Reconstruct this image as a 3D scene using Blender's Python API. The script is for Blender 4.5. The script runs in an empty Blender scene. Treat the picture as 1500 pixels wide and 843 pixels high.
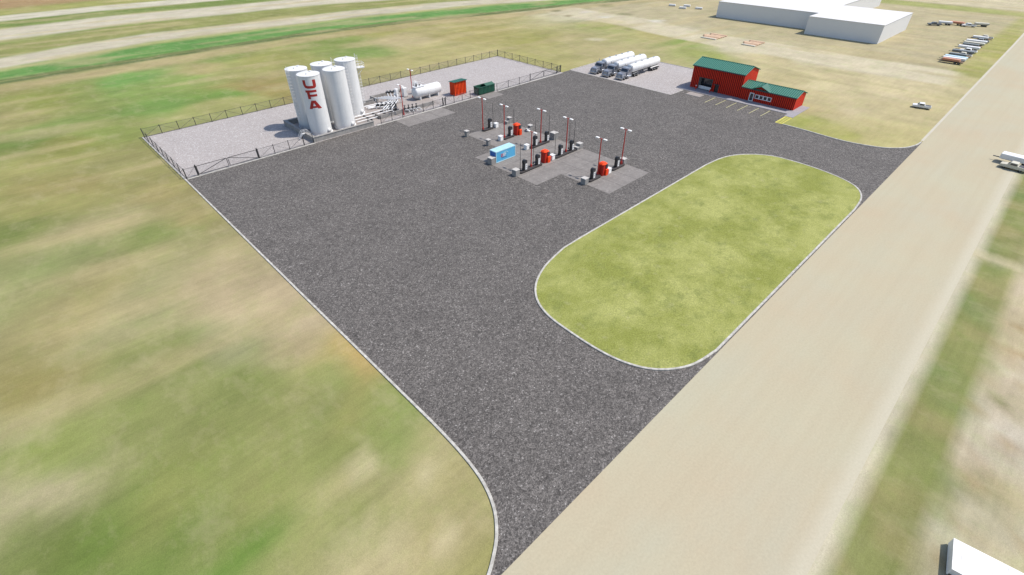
import bpy, math, random
import numpy as np
from mathutils import Vector, Matrix
random.seed(7); rng = np.random.default_rng(7)
PI = math.pi; R = math.radians
scene = bpy.context.scene
col = scene.collection

# ------------------------------------------------------------------ helpers
def lin(c):
    c = c/255.0
    return c/12.92 if c <= 0.04045 else ((c+0.055)/1.055)**2.4
KEXP = 1.80            # display value of a sunlit white horizontal surface
def C(r, g, b, k=KEXP): return (lin(r)/k, lin(g)/k, lin(b)/k, 1)

def tag(o, label=None, cat=None, group=None, kind=None):
    if label: o['label'] = label
    if cat: o['category'] = cat
    if group: o['group'] = group
    if kind: o['kind'] = kind
    return o

class MB:
    def __init__(s): s.v = []; s.f = []; s.sm = []; s.mi = []; s.m = 0
    def add(s, vs, fs, smooth=False):
        b = len(s.v); s.v += [tuple(v) for v in vs]
        for f in fs: s.f.append(tuple(b+i for i in f)); s.sm.append(smooth); s.mi.append(s.m)
        return s
    def box(s, x0, y0, z0, x1, y1, z1):
        v = [(x0,y0,z0),(x1,y0,z0),(x1,y1,z0),(x0,y1,z0),(x0,y0,z1),(x1,y0,z1),(x1,y1,z1),(x0,y1,z1)]
        return s.add(v, [(0,3,2,1),(4,5,6,7),(0,1,5,4),(1,2,6,5),(2,3,7,6),(3,0,4,7)])
    def cbox(s, cx, cy, z0, lx, ly, h): return s.box(cx-lx/2, cy-ly/2, z0, cx+lx/2, cy+ly/2, z0+h)
    def rbox(s, x0, y0, z0, x1, y1, z1, b=0.05):
        # box with chamfered vertical edges and top edges
        def ring(i, z): return [(x0+i+b,y0+i,z),(x1-i-b,y0+i,z),(x1-i,y0+i+b,z),(x1-i,y1-i-b,z),(x1-i-b,y1-i,z),(x0+i+b,y1-i,z),(x0+i,y1-i-b,z),(x0+i,y0+i+b,z)]
        rs = ring(0,z0)+ring(0,z1-b)+ring(b*.7,z1)
        fs = [tuple(reversed(range(8)))]
        for k in range(2):
            for i in range(8):
                j=(i+1)%8; fs.append((k*8+i,k*8+j,(k+1)*8+j,(k+1)*8+i))
        fs.append(tuple(range(16,24)))
        return s.add(rs, fs)
    def cyl(s, p0, p1, r0, r1=None, n=12, caps=True):
        r1 = r0 if r1 is None else r1
        p0 = Vector(p0); p1 = Vector(p1); d = (p1-p0).normalized()
        a = d.orthogonal().normalized(); b = d.cross(a)
        vs = []
        for p, r in ((p0,r0),(p1,r1)):
            for i in range(n):
                t = 2*PI*i/n; vs.append(p+a*(r*math.cos(t))+b*(r*math.sin(t)))
        s.add(vs, [(i,(i+1)%n,n+(i+1)%n,n+i) for i in range(n)], True)
        if caps:
            s.add(vs[:n], [tuple(reversed(range(n)))]); s.add(vs[n:], [tuple(range(n))])
        return s
    def tube(s, pts, r, n=8):
        for a, b in zip(pts[:-1], pts[1:]): s.cyl(a, b, r, n=n)
        return s
    def lathe(s, prof, o=(0,0,0), axis='z', n=32, caps=True):
        vs = []
        for r, h in prof:
            for i in range(n):
                t = 2*PI*i/n; c, q = r*math.cos(t), r*math.sin(t)
                vs.append((o[0]+c,o[1]+q,o[2]+h) if axis=='z' else ((o[0]+h,o[1]+c,o[2]+q) if axis=='x' else (o[0]+q,o[1]+h,o[2]+c)))
        m = len(prof)
        s.add(vs, [(k*n+i,k*n+(i+1)%n,(k+1)*n+(i+1)%n,(k+1)*n+i) for k in range(m-1) for i in range(n)], True)
        if caps:
            s.add(vs[:n], [tuple(reversed(range(n)))]); s.add(vs[-n:], [tuple(range(n))])
        return s
    def prism(s, poly, a, b, axis='z'):
        # poly: 2D points; extruded along axis from a to b
        def P(p, h):
            if axis=='z': return (p[0],p[1],h)
            if axis=='y': return (p[0],h,p[1])
            return (h,p[0],p[1])
        n = len(poly); vs = [P(p,a) for p in poly]+[P(p,b) for p in poly]
        fs = [(i,(i+1)%n,n+(i+1)%n,n+i) for i in range(n)]+[tuple(reversed(range(n))),tuple(range(n,2*n))]
        return s.add(vs, fs)
    def quad(s, a, b, c, d): return s.add([a,b,c,d], [(0,1,2,3)])
    def build(s, name, mat, parent=None, loc=None, bevel=0, recalc=True):
        me = bpy.data.meshes.new(name); me.from_pydata(s.v, [], s.f); me.update()
        if isinstance(mat, (list,tuple)):
            for m in mat: me.materials.append(m)
            me.polygons.foreach_set('material_index', s.mi)
        else: me.materials.append(mat)
        me.polygons.foreach_set('use_smooth', s.sm)
        if recalc:
            import bmesh
            bm = bmesh.new(); bm.from_mesh(me); bmesh.ops.recalc_face_normals(bm, faces=bm.faces); bm.to_mesh(me); bm.free()
        o = bpy.data.objects.new(name, me); col.objects.link(o)
        if parent: o.parent = parent
        if loc: o.location = loc
        if bevel:
            m = o.modifiers.new('b','BEVEL'); m.width = bevel; m.segments = 2; m.limit_method = 'ANGLE'
        return o

def empty(name, loc, rz=0):
    o = bpy.data.objects.new(name, None); col.objects.link(o)
    o.empty_display_size = .3; o.location = loc; o.rotation_euler = (0,0,rz); return o
def copy_tree(o, parent=None):
    c = o.copy(); col.objects.link(c); c.parent = parent
    for ch in o.children: copy_tree(ch, c)
    return c

# ------------------------------------------------------------------ materials
def mat(name, color, rough=.6, metal=0, noise=.12, nscale=3.0, spec=.5, bump=0, bscale=20, coat=0, grime=0):
    m = bpy.data.materials.new(name); m.use_nodes = True; nt = m.node_tree; N = nt.nodes; L = nt.links
    b = N['Principled BSDF']; b.inputs['Roughness'].default_value = rough; b.inputs['Metallic'].default_value = metal
    b.inputs['Specular IOR Level'].default_value = spec; b.inputs['Coat Weight'].default_value = coat
    co = N.new('ShaderNodeTexCoord')
    nz = N.new('ShaderNodeTexNoise'); nz.inputs['Scale'].default_value = nscale; nz.inputs['Detail'].default_value = 6; nz.inputs['Roughness'].default_value = .65
    L.new(co.outputs['Object'], nz.inputs['Vector'])
    mr = N.new('ShaderNodeMapRange'); mr.inputs[1].default_value = .3; mr.inputs[2].default_value = .7
    mr.inputs[3].default_value = 1-noise; mr.inputs[4].default_value = 1+noise
    L.new(nz.outputs['Fac'], mr.inputs[0])
    mx = N.new('ShaderNodeMix'); mx.data_type = 'RGBA'; mx.blend_type = 'MULTIPLY'; mx.inputs[0].default_value = 1
    mx.inputs[6].default_value = color; L.new(mr.outputs[0], mx.inputs[7]); out = mx.outputs[2]
    if grime:
        n2 = N.new('ShaderNodeTexNoise'); mp = N.new('ShaderNodeMapping'); mp.inputs['Scale'].default_value = (2.2,2.2,.18)
        L.new(co.outputs['Object'], mp.inputs[0]); L.new(mp.outputs[0], n2.inputs['Vector']); n2.inputs['Detail'].default_value = 5; n2.inputs['Scale'].default_value = 1.3
        m2 = N.new('ShaderNodeMapRange'); m2.inputs[1].default_value = .48; m2.inputs[2].default_value = .75; m2.inputs[3].default_value = 0; m2.inputs[4].default_value = grime
        L.new(n2.outputs['Fac'], m2.inputs[0])
        gx = N.new('ShaderNodeMix'); gx.data_type = 'RGBA'; L.new(m2.outputs[0], gx.inputs[0]); L.new(out, gx.inputs[6]); gx.inputs[7].default_value = (.16,.13,.10,1); out = gx.outputs[2]
    L.new(out, b.inputs['Base Color'])
    if bump:
        bz = N.new('ShaderNodeTexNoise'); bz.inputs['Scale'].default_value = bscale; bz.inputs['Detail'].default_value = 4
        L.new(co.outputs['Object'], bz.inputs['Vector'])
        bp = N.new('ShaderNodeBump'); bp.inputs['Strength'].default_value = bump; bp.inputs['Distance'].default_value = .02
        L.new(bz.outputs['Fac'], bp.inputs['Height']); L.new(bp.outputs[0], b.inputs['Normal'])
    return m

M = {}
M['white_tank'] = mat('white_tank_paint', (.64,.635,.625,1), .45, noise=.04, grime=.14)
M['white'] = mat('white_paint', (.66,.65,.64,1), .45, noise=.05, grime=.12)
M['cream'] = mat('cream_paint', (.50,.47,.38,1), .5, noise=.08, grime=.15)
M['pipe'] = mat('pipe_paint', (.66,.66,.66,1), .4, noise=.08)
M['red_logo'] = mat('red_lettering', (.33,.014,.010,1), .5, noise=.08)
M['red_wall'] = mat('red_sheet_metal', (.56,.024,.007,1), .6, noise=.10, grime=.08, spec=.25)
M['red_groove_shade'] = mat('painted_red_groove_shade', (.15,.006,.003,1), .7, noise=.15, spec=.2)  # shade between the store's ribs, put into the colour of the recessed faces
M['orange_groove_shade'] = mat('painted_orange_groove_shade', (.30,.018,.005,1), .7, noise=.15, spec=.2)  # recessed faces of the shed walls, darkened in colour to stand for shade
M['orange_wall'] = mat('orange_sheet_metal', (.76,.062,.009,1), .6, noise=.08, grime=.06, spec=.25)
M['red_pole'] = mat('red_pole_paint', (.40,.03,.02,1), .5, noise=.15)
M['red_box'] = mat('red_kiosk_paint', (.40,.018,.008,1), .5, noise=.12, spec=.3)
M['green_roof'] = mat('green_roof_metal', (.010,.10,.062,1), .5, noise=.12)
M['green_seam'] = mat('green_roof_seam', (.08,.235,.18,1), .4, noise=.10)
M['green_box'] = mat('dark_green_paint', (.012,.085,.05,1), .5, noise=.2, grime=.2)
M['black'] = mat('black_plastic', (.018,.018,.02,1), .45, noise=.15)
M['dark'] = mat('dark_grey_metal', (.045,.045,.05,1), .5, noise=.2)
M['island'] = mat('dark_island_kerb', (.035,.03,.03,1), .8, noise=.3, bump=.3)
M['fence'] = mat('fence_steel', (.035,.033,.035,1), .5, noise=.2)
M['concrete'] = mat('concrete', (.24,.228,.215,1), .85, noise=.2, nscale=1.2, bump=.3, bscale=15)
M['light_concrete'] = mat('light_concrete', (.42,.40,.375,1), .85, noise=.16, nscale=1.5, bump=.2, bscale=15)
M['dike'] = mat('dike_concrete', (.25,.235,.22,1), .85, noise=.22, nscale=.9, bump=.4, bscale=10, grime=.25)
M['chrome'] = mat('polished_metal', (.55,.56,.58,1), .22, metal=.9, noise=.06)
M['silver'] = mat('silver_cab_paint', (.24,.25,.28,1), .32, metal=.35, noise=.06, coat=.3)
M['glass'] = mat('dark_glass', (.03,.035,.045,1), .08, noise=.05, spec=.8)
M['tyre'] = mat('tyre_rubber', (.02,.02,.02,1), .85, noise=.2)
M['blue'] = mat('light_blue_panel', (.10,.42,.66,1), .4, noise=.06, grime=.06)
M['blue_dark'] = mat('deep_blue_panel', (.02,.12,.42,1), .4, noise=.08)
M['blue_pale'] = mat('pale_blue_roof', (.40,.62,.70,1), .45, noise=.08)
M['yellow'] = mat('yellow_line_paint', (.62,.55,.10,1), .8, noise=.25, nscale=2.5)
M['pale_yellow'] = mat('worn_yellow_line_paint', (.50,.47,.22,1), .8, noise=.35, nscale=2.5)
M['orange'] = mat('orange_tarpaulin', (.46,.31,.20,1), .8, noise=.25, nscale=.8)
M['brown'] = mat('rusty_brown', (.16,.10,.06,1), .8, noise=.3)
M['paleblue'] = mat('pale_blue_vehicle_paint', (.42,.56,.62,1), .4, noise=.08)
M['orangered'] = mat('orange_red_vehicle_paint', (.48,.20,.11,1), .55, noise=.1)
M['greyveh'] = mat('grey_vehicle_paint', (.14,.15,.15,1), .45, noise=.1)
M['big_wall'] = mat('pale_warehouse_cladding', (.62,.61,.605,1), .6, noise=.03, nscale=.1)
M['big_roof'] = mat('white_membrane_roof', (.56,.545,.535,1), .7, noise=.03, nscale=.08)
M['lamp'] = mat('pale_lamp_housing', (.80,.78,.74,1), .4, noise=.04)

def mesh_mat():
    m = bpy.data.materials.new('chain_link_mesh'); m.use_nodes = True; nt = m.node_tree; N = nt.nodes; L = nt.links
    b = N['Principled BSDF']; b.inputs['Base Color'].default_value = (.20,.20,.22,1); b.inputs['Roughness'].default_value = .5; b.inputs['Metallic'].default_value = .4
    co = N.new('ShaderNodeTexCoord'); sp = N.new('ShaderNodeSeparateXYZ'); L.new(co.outputs['Object'], sp.inputs[0])
    def M_(op, a, b2=None):
        n = N.new('ShaderNodeMath'); n.operation = op
        for i, q in enumerate((a,b2)):
            if q is None: continue
            if isinstance(q,(int,float)): n.inputs[i].default_value = q
            else: L.new(q, n.inputs[i])
        return n.outputs[0]
    h = M_('ADD', sp.outputs[0], sp.outputs[1])
    u = M_('ADD', h, sp.outputs[2]); v = M_('SUBTRACT', h, sp.outputs[2])
    def line(w):
        f = M_('FRACT', M_('MULTIPLY', w, 1/.075)); return M_('LESS_THAN', f, .075)
    a = M_('MAXIMUM', line(u), line(v))
    t = N.new('ShaderNodeBsdfTransparent'); mx = N.new('ShaderNodeMixShader')
    L.new(a, mx.inputs[0]); L.new(t.outputs[0], mx.inputs[1]); L.new(b.outputs[0], mx.inputs[2])
    L.new(mx.outputs[0], N['Material Output'].inputs['Surface']); return m
M['mesh'] = mesh_mat()

def node_helpers(m):
    m.use_nodes = True; nt = m.node_tree; return nt, nt.nodes, nt.links
def noise(N, L, vec, scale, detail=5, rough=.6, stretch=None, rot=0):
    n = N.new('ShaderNodeTexNoise'); n.inputs['Scale'].default_value = scale; n.inputs['Detail'].default_value = detail; n.inputs['Roughness'].default_value = rough
    if stretch:
        mp = N.new('ShaderNodeMapping'); mp.inputs['Scale'].default_value = stretch; mp.inputs['Rotation'].default_value = (0,0,rot)
        L.new(vec, mp.inputs[0]); vec = mp.outputs[0]
    L.new(vec, n.inputs['Vector']); return n.outputs['Fac']
def maprange(N, L, v, a, b, c, d):
    n = N.new('ShaderNodeMapRange'); L.new(v, n.inputs[0])
    for i, q in enumerate((a,b,c,d)): n.inputs[i+1].default_value = q
    return n.outputs[0]
def mixc(N, L, f, a, b, mode='MIX'):
    n = N.new('ShaderNodeMix'); n.data_type = 'RGBA'; n.blend_type = mode
    for i, q in ((0,f),(6,a),(7,b)):
        if isinstance(q,(int,float)) : n.inputs[i].default_value = q
        elif isinstance(q, tuple): n.inputs[i].default_value = q
        else: L.new(q, n.inputs[i])
    return n.outputs[2]

def ground_mat():
    m = bpy.data.materials.new('prairie_ground'); nt, N, L = node_helpers(m); b = N['Principled BSDF']
    b.inputs['Roughness'].default_value = .95; b.inputs['Specular IOR Level'].default_value = .1
    g = N.new('ShaderNodeNewGeometry').outputs['Position']
    at = N.new('ShaderNodeAttribute'); at.attribute_name = 'tint'; c = at.outputs['Color']
    f1 = maprange(N, L, noise(N, L, g, .09, 8, .7, (1,1,1)), .3, .7, .84, 1.16)
    f2 = maprange(N, L, noise(N, L, g, 1.0, 6, .65, (.16,1.1,1), R(12)), .3, .7, .92, 1.08)
    f3 = maprange(N, L, noise(N, L, g, 3.4, 8, .85), .3, .7, .87, 1.13)
    c = mixc(N, L, 1, c, f1, 'MULTIPLY'); c = mixc(N, L, 1, c, f2, 'MULTIPLY'); c = mixc(N, L, 1, c, f3, 'MULTIPLY')
    f4 = maprange(N, L, noise(N, L, g, 9, 4, .7), .3, .7, .84, 1.16); c = mixc(N, L, 1, c, f4, 'MULTIPLY')
    hue = maprange(N, L, noise(N, L, g, .22, 7, .72), .48, .68, 0, .5)
    c = mixc(N, L, hue, c, mixc(N, L, 1, c, (.86,1.0,.78,1), 'MULTIPLY'))
    hue2 = maprange(N, L, noise(N, L, g, .15, 7, .7, (1.7,1,1), R(40)), .50, .70, 0, .55)
    c = mixc(N, L, hue2, c, mixc(N, L, .45, c, (.40,.34,.21,1)))
    L.new(c, b.inputs['Base Color'])
    bp = N.new('ShaderNodeBump'); bp.inputs['Strength'].default_value = .35; bp.inputs['Distance'].default_value = .08
    L.new(noise(N, L, g, 3.5, 8, .8), bp.inputs['Height']); L.new(bp.outputs[0], b.inputs['Normal'])
    return m
def speckle_mat(name, base, dark, light, s1=.5, fleck=4.2, pd=.5, pl=.05, big=.10, bump=.5, bigs=.12, mid=.0):
    """aggregate surface: base colour with dark and light stones"""
    m = bpy.data.materials.new(name); nt, N, L = node_helpers(m); b = N['Principled BSDF']
    b.inputs['Roughness'].default_value = .9; b.inputs['Specular IOR Level'].default_value = .25
    g = N.new('ShaderNodeNewGeometry').outputs['Position']
    v = N.new('ShaderNodeTexVoronoi'); v.inputs['Scale'].default_value = fleck; L.new(g, v.inputs['Vector'])
    sp = N.new('ShaderNodeSeparateColor'); L.new(v.outputs['Color'], sp.inputs[0])
    c = mixc(N, L, maprange(N, L, sp.outputs[0], 0, 1, 0, pd), base, dark)
    c = mixc(N, L, maprange(N, L, sp.outputs[1], 1-pl, 1-pl*.6, 0, .9), c, light)
    v2 = N.new('ShaderNodeTexVoronoi'); v2.inputs['Scale'].default_value = fleck*2.3; L.new(g, v2.inputs['Vector'])
    s2 = N.new('ShaderNodeSeparateColor'); L.new(v2.outputs['Color'], s2.inputs[0])
    c = mixc(N, L, 1, c, maprange(N, L, s2.outputs[2], 0, 1, 1-s1*.5, 1+s1*.5), 'MULTIPLY')
    c = mixc(N, L, 1, c, maprange(N, L, noise(N, L, g, bigs, 7, .65), .3, .7, 1-big, 1+big), 'MULTIPLY')
    c = mixc(N, L, 1, c, maprange(N, L, noise(N, L, g, 1.7, 5, .7), .3, .7, 1-big*.8, 1+big*.8), 'MULTIPLY')
    if mid:
        for sc, am in ((1.35,.35),(3.6,1.0)):
            v3 = N.new('ShaderNodeTexVoronoi'); v3.inputs['Scale'].default_value = sc; L.new(g, v3.inputs['Vector'])
            s3 = N.new('ShaderNodeSeparateColor'); L.new(v3.outputs['Color'], s3.inputs[0])
            c = mixc(N, L, 1, c, maprange(N, L, s3.outputs[0], 0, 1, 1-mid*am*.5, 1+mid*am*.5), 'MULTIPLY')
    L.new(c, b.inputs['Base Color'])
    bp = N.new('ShaderNodeBump'); bp.inputs['Strength'].default_value = bump; bp.inputs['Distance'].default_value = .04
    L.new(s2.outputs[0], bp.inputs['Height']); L.new(bp.outputs[0], b.inputs['Normal'])
    return m
M['ground'] = ground_mat()
M['asphalt'] = speckle_mat('dark_aggregate_asphalt', C(144,138,133), C(72,69,67), C(184,179,174), s1=.85, fleck=8.0, pd=.82, pl=.03, big=.10, mid=.44)
M['gravel'] = speckle_mat('pale_crushed_gravel', C(212,204,200), C(160,151,148), C(242,238,236), s1=.26, fleck=5.5, pd=.5, pl=.08, big=.04, mid=.10)
M['pad'] = speckle_mat('fuelling_pad_concrete', C(160,154,149), C(146,140,136), C(176,170,165), s1=.10, fleck=3, pd=.4, pl=.04, big=.16, bump=.1, bigs=.45)
M['walk'] = speckle_mat('sidewalk_concrete', C(188,184,188), C(170,166,170), C(205,202,205), s1=.08, fleck=3, pd=.4, pl=.04, big=.06, bump=.1, bigs=.3)
M['slab'] = speckle_mat('pale_slab_concrete', C(190,180,174), C(178,168,162), C(205,196,190), s1=.08, fleck=3, pd=.4, pl=.04, big=.06, bump=.1)
def road_mat():
    m = bpy.data.materials.new('pale_gravel_road'); nt, N, L = node_helpers(m); b = N['Principled BSDF']
    b.inputs['Roughness'].default_value = .95; b.inputs['Specular IOR Level'].default_value = .15
    g = N.new('ShaderNodeNewGeometry').outputs['Position']
    c = mixc(N, L, maprange(N, L, noise(N, L, g, .05, 6, .6), .35, .65, 0, 1), C(215,207,178), C(216,200,170))
    c = mixc(N, L, maprange(N, L, noise(N, L, g, .12, 6, .6, (.4,1,1)), .45, .75, 0, .6), c, C(210,207,184))
    c = mixc(N, L, maprange(N, L, noise(N, L, g, .8, 4, .5, (.03,1,1)), .40, .75, 0, .28), c, C(203,190,160))
    sy = N.new('ShaderNodeSeparateXYZ'); L.new(g, sy.inputs[0])
    ad = N.new('ShaderNodeMath'); ad.operation = 'MULTIPLY_ADD'; ad.inputs[1].default_value = .8; L.new(noise(N, L, g, .5, 5, .7), ad.inputs[0]); L.new(sy.outputs[1], ad.inputs[2])
    c = mixc(N, L, maprange(N, L, ad.outputs[0], -2.2, -3.6, 0, .75), c, C(226,218,194))
    c = mixc(N, L, 1, c, maprange(N, L, noise(N, L, g, 4, 6, .75), .3, .7, .92, 1.08), 'MULTIPLY')
    L.new(c, b.inputs['Base Color'])
    bp = N.new('ShaderNodeBump'); bp.inputs['Strength'].default_value = .2; bp.inputs['Distance'].default_value = .03
    L.new(noise(N, L, g, 6, 6, .8), bp.inputs['Height']); L.new(bp.outputs[0], b.inputs['Normal'])
    return m
M['road'] = road_mat()
def lawn_mat():
    m = bpy.data.materials.new('mown_lawn'); nt, N, L = node_helpers(m); b = N['Principled BSDF']
    b.inputs['Roughness'].default_value = .95; b.inputs['Specular IOR Level'].default_value = .1
    g = N.new('ShaderNodeNewGeometry').outputs['Position']
    c = mixc(N, L, maprange(N, L, noise(N, L, g, .10, 8, .72), .40, .61, 0, 1), C(160,166,86), C(192,194,118))
    c = mixc(N, L, maprange(N, L, noise(N, L, g, .22, 8, .75, (1,1.5,1), R(30)), .52, .72, 0, .9), c, C(138,148,82))
    c = mixc(N, L, maprange(N, L, noise(N, L, g, .5, 6, .7), .58, .75, 0, .6), c, C(196,192,142))
    c = mixc(N, L, 1, c, maprange(N, L, noise(N, L, g, 5.0, 6, .8), .3, .7, .56, 1.40), 'MULTIPLY')
    L.new(c, b.inputs['Base Color'])
    bp = N.new('ShaderNodeBump'); bp.inputs['Strength'].default_value = .6; bp.inputs['Distance'].default_value = .08
    L.new(noise(N, L, g, 4, 8, .85), bp.inputs['Height']); L.new(bp.outputs[0], b.inputs['Normal'])
    return m
M['lawn'] = lawn_mat()

# ------------------------------------------------------------------ ground sheet with regional soil / grass colours
GS=[(-1,218,160,160,95),(4,200,150,155,85),(16,206,150,158,92),(27,206,128,168,90),(38,193,150,170,95),(46,205,188,176,122),(64,219,150,165,95),(73,202,168,166,100),(31,173,128,160,84),(44,169,130,162,80),(54,172,168,150,98),(57,157,165,150,95),(-4,190,172,165,110),(3,170,135,152,85),(11,159,150,162,90),(3,154,150,150,85),(-5,162,122,142,75),(-3,146,170,165,105),(2,130,165,155,100),(12,134,165,160,105),(12,109,172,160,108),(-10,116,130,140,80),(-4,121,170,165,105),(0,103,180,170,125),(6,94,142,152,90),(15,98,165,155,105),(-9,95,155,160,105),(-4,81,175,165,115),(3,76,170,165,120),(12,75,190,175,135),(15,67,200,182,145),(16,55,205,187,150),(16,44,200,170,110),(15,40,188,165,108),(12,53,185,170,130),(6,60,165,165,120),(0,62,150,155,95),(2,53,142,150,88),(-11,69,162,152,97),(-16,65,175,170,125),(-17,54,192,182,142),(-14,58,150,160,90),(-6,55,150,155,95),(-18,46,114,128,66),(-14,44,118,138,68),(-8,36,126,148,74),(-4,33,142,154,88),(-2,29,120,148,70),(14,36,150,158,94),(14,31,150,160,95),(9,31,192,182,132),(13,26,190,180,130),(10,20,200,190,145),(8,26,160,165,100),(7,21,200,190,142),(14,21,175,165,115),(8,42,156,160,100),(11,16,170,165,105),(2,25,170,170,110),(1,35,160,160,100),(-8,45,150,155,90),(9,36,150,158,92),(131,220,170,165,100),(128,194,198,182,138),(129,172,190,180,125),(158,184,178,167,107),(165,157,170,165,100),(104,186,140,160,90),(107,214,140,155,85),(180,143,185,175,125),(150,136,187,177,122),(212,131,186,176,118),(211,113,150,165,90),(196,93,165,170,100),(214,151,165,170,100),(205,73,210,195,152),(179,209,180,170,115),(72,163,165,152,98),(101,164,185,175,120),(125,163,188,178,122),(137,137,185,178,115),(171,126,190,178,130),(228,208,212,202,170),(233,178,216,206,178),(227,123,216,206,176),(213,85,216,206,174),(217,49,214,203,168),(217,30,215,202,165),(217,66,214,204,170),(227,145,216,206,176),(260,210,190,185,150),(259,171,190,182,150),(290,160,202,190,154),(269,136,195,186,150),(248,86,200,190,152),(279,47,200,186,150),(260,31,196,186,150),(362,31,202,192,156),(244,60,205,195,155),(308,38,192,182,150),(242,34,190,178,142),(180,47,212,198,156),(166,33,212,197,156),(156,39,203,190,142),(146,37,172,175,95),(160,23,202,189,138),(144,27,180,178,104),(174,22,206,192,147),(191,17,212,197,152),(227,17,200,190,140),(271,18,175,170,95),(237,16,175,173,102),(308,19,178,174,100),(195,49,211,196,153),(191,31,213,198,156),(149,18,198,187,132),(178,30,210,196,150),(204,24,214,199,158),(185,60,204,190,144),(170,50,205,190,146),(184,30,214,199,160),(420,28,222,208,178),(416,55,218,205,172),(79,-12,212,196,165),(81,-10,214,200,170),(64,-13,205,190,158),(71,-14,214,202,176),(68,-11,216,202,174),(60,-14,216,206,186),(57,-12,214,202,176),(55,-15,196,182,140),(49,-12,206,198,170),(49,-14,200,186,148),(45,-11,212,204,180),(48,-16,205,192,160),(39,-11,205,192,160),(126,-5,168,162,98),(111,-8,150,160,92),(139,-6,176,168,106),(94,-10,216,200,176),(115,-6,160,160,92),(104,-10,200,188,150)]
rr0 = random.Random(3)
# background regions without samples: prairie around
for (x,y) in [(-60,100),(-60,160),(-50,50),(-90,220),(-60,10),(-30,10),(0,5),(40,160),(90,150),(20,230),(500,-20),(300,-40),(200,-30),(120,-30),(60,-40),(700,0),(600,100),(520,260),(400,420),(300,520),(100,600),(-100,500)]:
    GS.append((x,y,172+rr0.randint(-14,14),166+rr0.randint(-8,8),112))
GS = np.array(GS, float)
def srgb2lin(a):
    a = a/255.; return np.where(a<=.04045, a/12.92, ((a+.055)/1.055)**2.4)
def vnoise(x, y, s, seed):
    # smooth value noise
    r = np.random.default_rng(seed); n = 128; t = r.random((n,n))
    u = x/s; v = y/s; i = np.floor(u).astype(int); j = np.floor(v).astype(int); fu = u-i; fv = v-j
    fu = fu*fu*(3-2*fu); fv = fv*fv*(3-2*fv); i %= n; j %= n; i1 = (i+1)%n; j1 = (j+1)%n
    return (t[i,j]*(1-fu)+t[i1,j]*fu)*(1-fv)+(t[i,j1]*(1-fu)+t[i1,j1]*fu)*fv-.5
def axis_vals(a, b, step, lo, hi):
    mid = list(np.arange(a, b+.01, step)); out = []; d = step; x = a
    while x > lo: d *= 1.35; x -= d; out.append(x)
    out = out[::-1]+mid; d = step; x = mid[-1]
    while x < hi: d *= 1.35; x += d; out.append(x)
    return np.array(out)
gx = axis_vals(-40, 430, 1.6, -3500, 6000); gy = axis_vals(-40, 400, 1.6, -3500, 6000)
X, Y = np.meshgrid(gx, gy, indexing='ij'); xs = X.ravel(); ys = Y.ravel()
wx = xs+9*vnoise(xs,ys,23,1)+5*vnoise(xs,ys,9,2)+2.5*vnoise(xs,ys,4,5); wy = ys+9*vnoise(xs,ys,23,3)+5*vnoise(xs,ys,9,4)+2.5*vnoise(xs,ys,4,6)
cl = srgb2lin(GS[:,2:5]); acc = np.zeros((len(xs),3)); W = np.zeros(len(xs))
for k in range(len(GS)):
    d2 = (wx-GS[k,0])**2+(wy-GS[k,1])**2
    w = 1/(d2+4)**1.8; W += w; acc += w[:,None]*cl[k]
tint = acc/W[:,None]
def blend(mask, c, jit=0.0):
    global tint
    cc = srgb2lin(np.array(c, float)); tint = tint*(1-mask[:,None])+cc*mask[:,None]
def sstep(a, b, t): t = np.clip((t-a)/(b-a), 0, 1); return t*t*(3-2*t)
jx = xs; jy = ys+1.2*vnoise(xs,ys,6,9)+2.0*vnoise(xs,ys,30,10)
def band(px, lo, hi, c, soft=2.5, strength=1., x0=-1e4, x1=1e4):
    l = np.interp(jx, px, lo); h = np.interp(jx, px, hi)
    m = sstep(-soft, soft, jy-l)*sstep(-soft, soft, h-jy)*strength*sstep(-8,8,jx-x0)*sstep(-8,8,x1-jx); blend(m, c)
PX = [-300,0,50,100,150,200,260,330,430]
base = np.array([215,235,237,237,232,219,206,186,150.])     # dark ditch line
far = jy > np.interp(jx, PX, base+4)
band(PX, base+4, base+260, (150,160,95), 3)
band(PX, base+2, base+24, (112,158,84), 4)
band(PX, base-4, base+2.5, (108,122,76), 1.2)
band(PX, base-.6, base+.9, (150,150,98), .8, .7)
band(PX, base-16, base-5, (192,174,130), 3, .75)
road3 = np.array([238,266,277,273,268,258,236,205,160.])
band(PX, road3-10, road3+10, (214,204,180), 3)
band(PX, road3-15, road3-10, (190,190,130), 3, .7)
band(PX, road3+12, road3+38, (156,158,96), 4)
road2 = np.array([300,328,334,328,323,305,285,250,200.])
band(PX, road2-14, road2+17, (218,208,185), 4)
band(PX, road2+19, road2+40, (130,148,80), 4)
road1 = np.array([360,381,383,379,372,360,340,300,250.])
band(PX, road1-11, road1+9, (220,212,190), 3)
band(PX, road1+11, road1+35, (170,170,100), 5)
band(PX, road1+36, road1+400, (180,150,110), 8)
# dug dirt track and bare yard around the warehouse
m = sstep(-14,14,jx+vnoise(xs,ys,18,31)*16-236)*sstep(-4,4,jy-22)*sstep(-6,6,np.interp(jx,PX,base-16)-jy); blend(m*.85, (199,186,150))
track = 222+10*sstep(90,180,jy)
m = sstep(13,10,np.abs(jx+4*vnoise(xs,ys,25,33)-track))*sstep(-3,3,jy-20)*sstep(-6,6,200-jy); blend(m*.95, (220,208,178))
# far rough grass beyond warehouse
m = sstep(-4,4,jx-385)*sstep(4,-4,jx-405)*sstep(-3,3,jy-16)*.9; blend(m, (172,176,105))
m = sstep(-4,4,jx-408)*sstep(-3,3,jy-16)*.8*sstep(0,40,200-jy); blend(m, (220,207,174))
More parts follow.
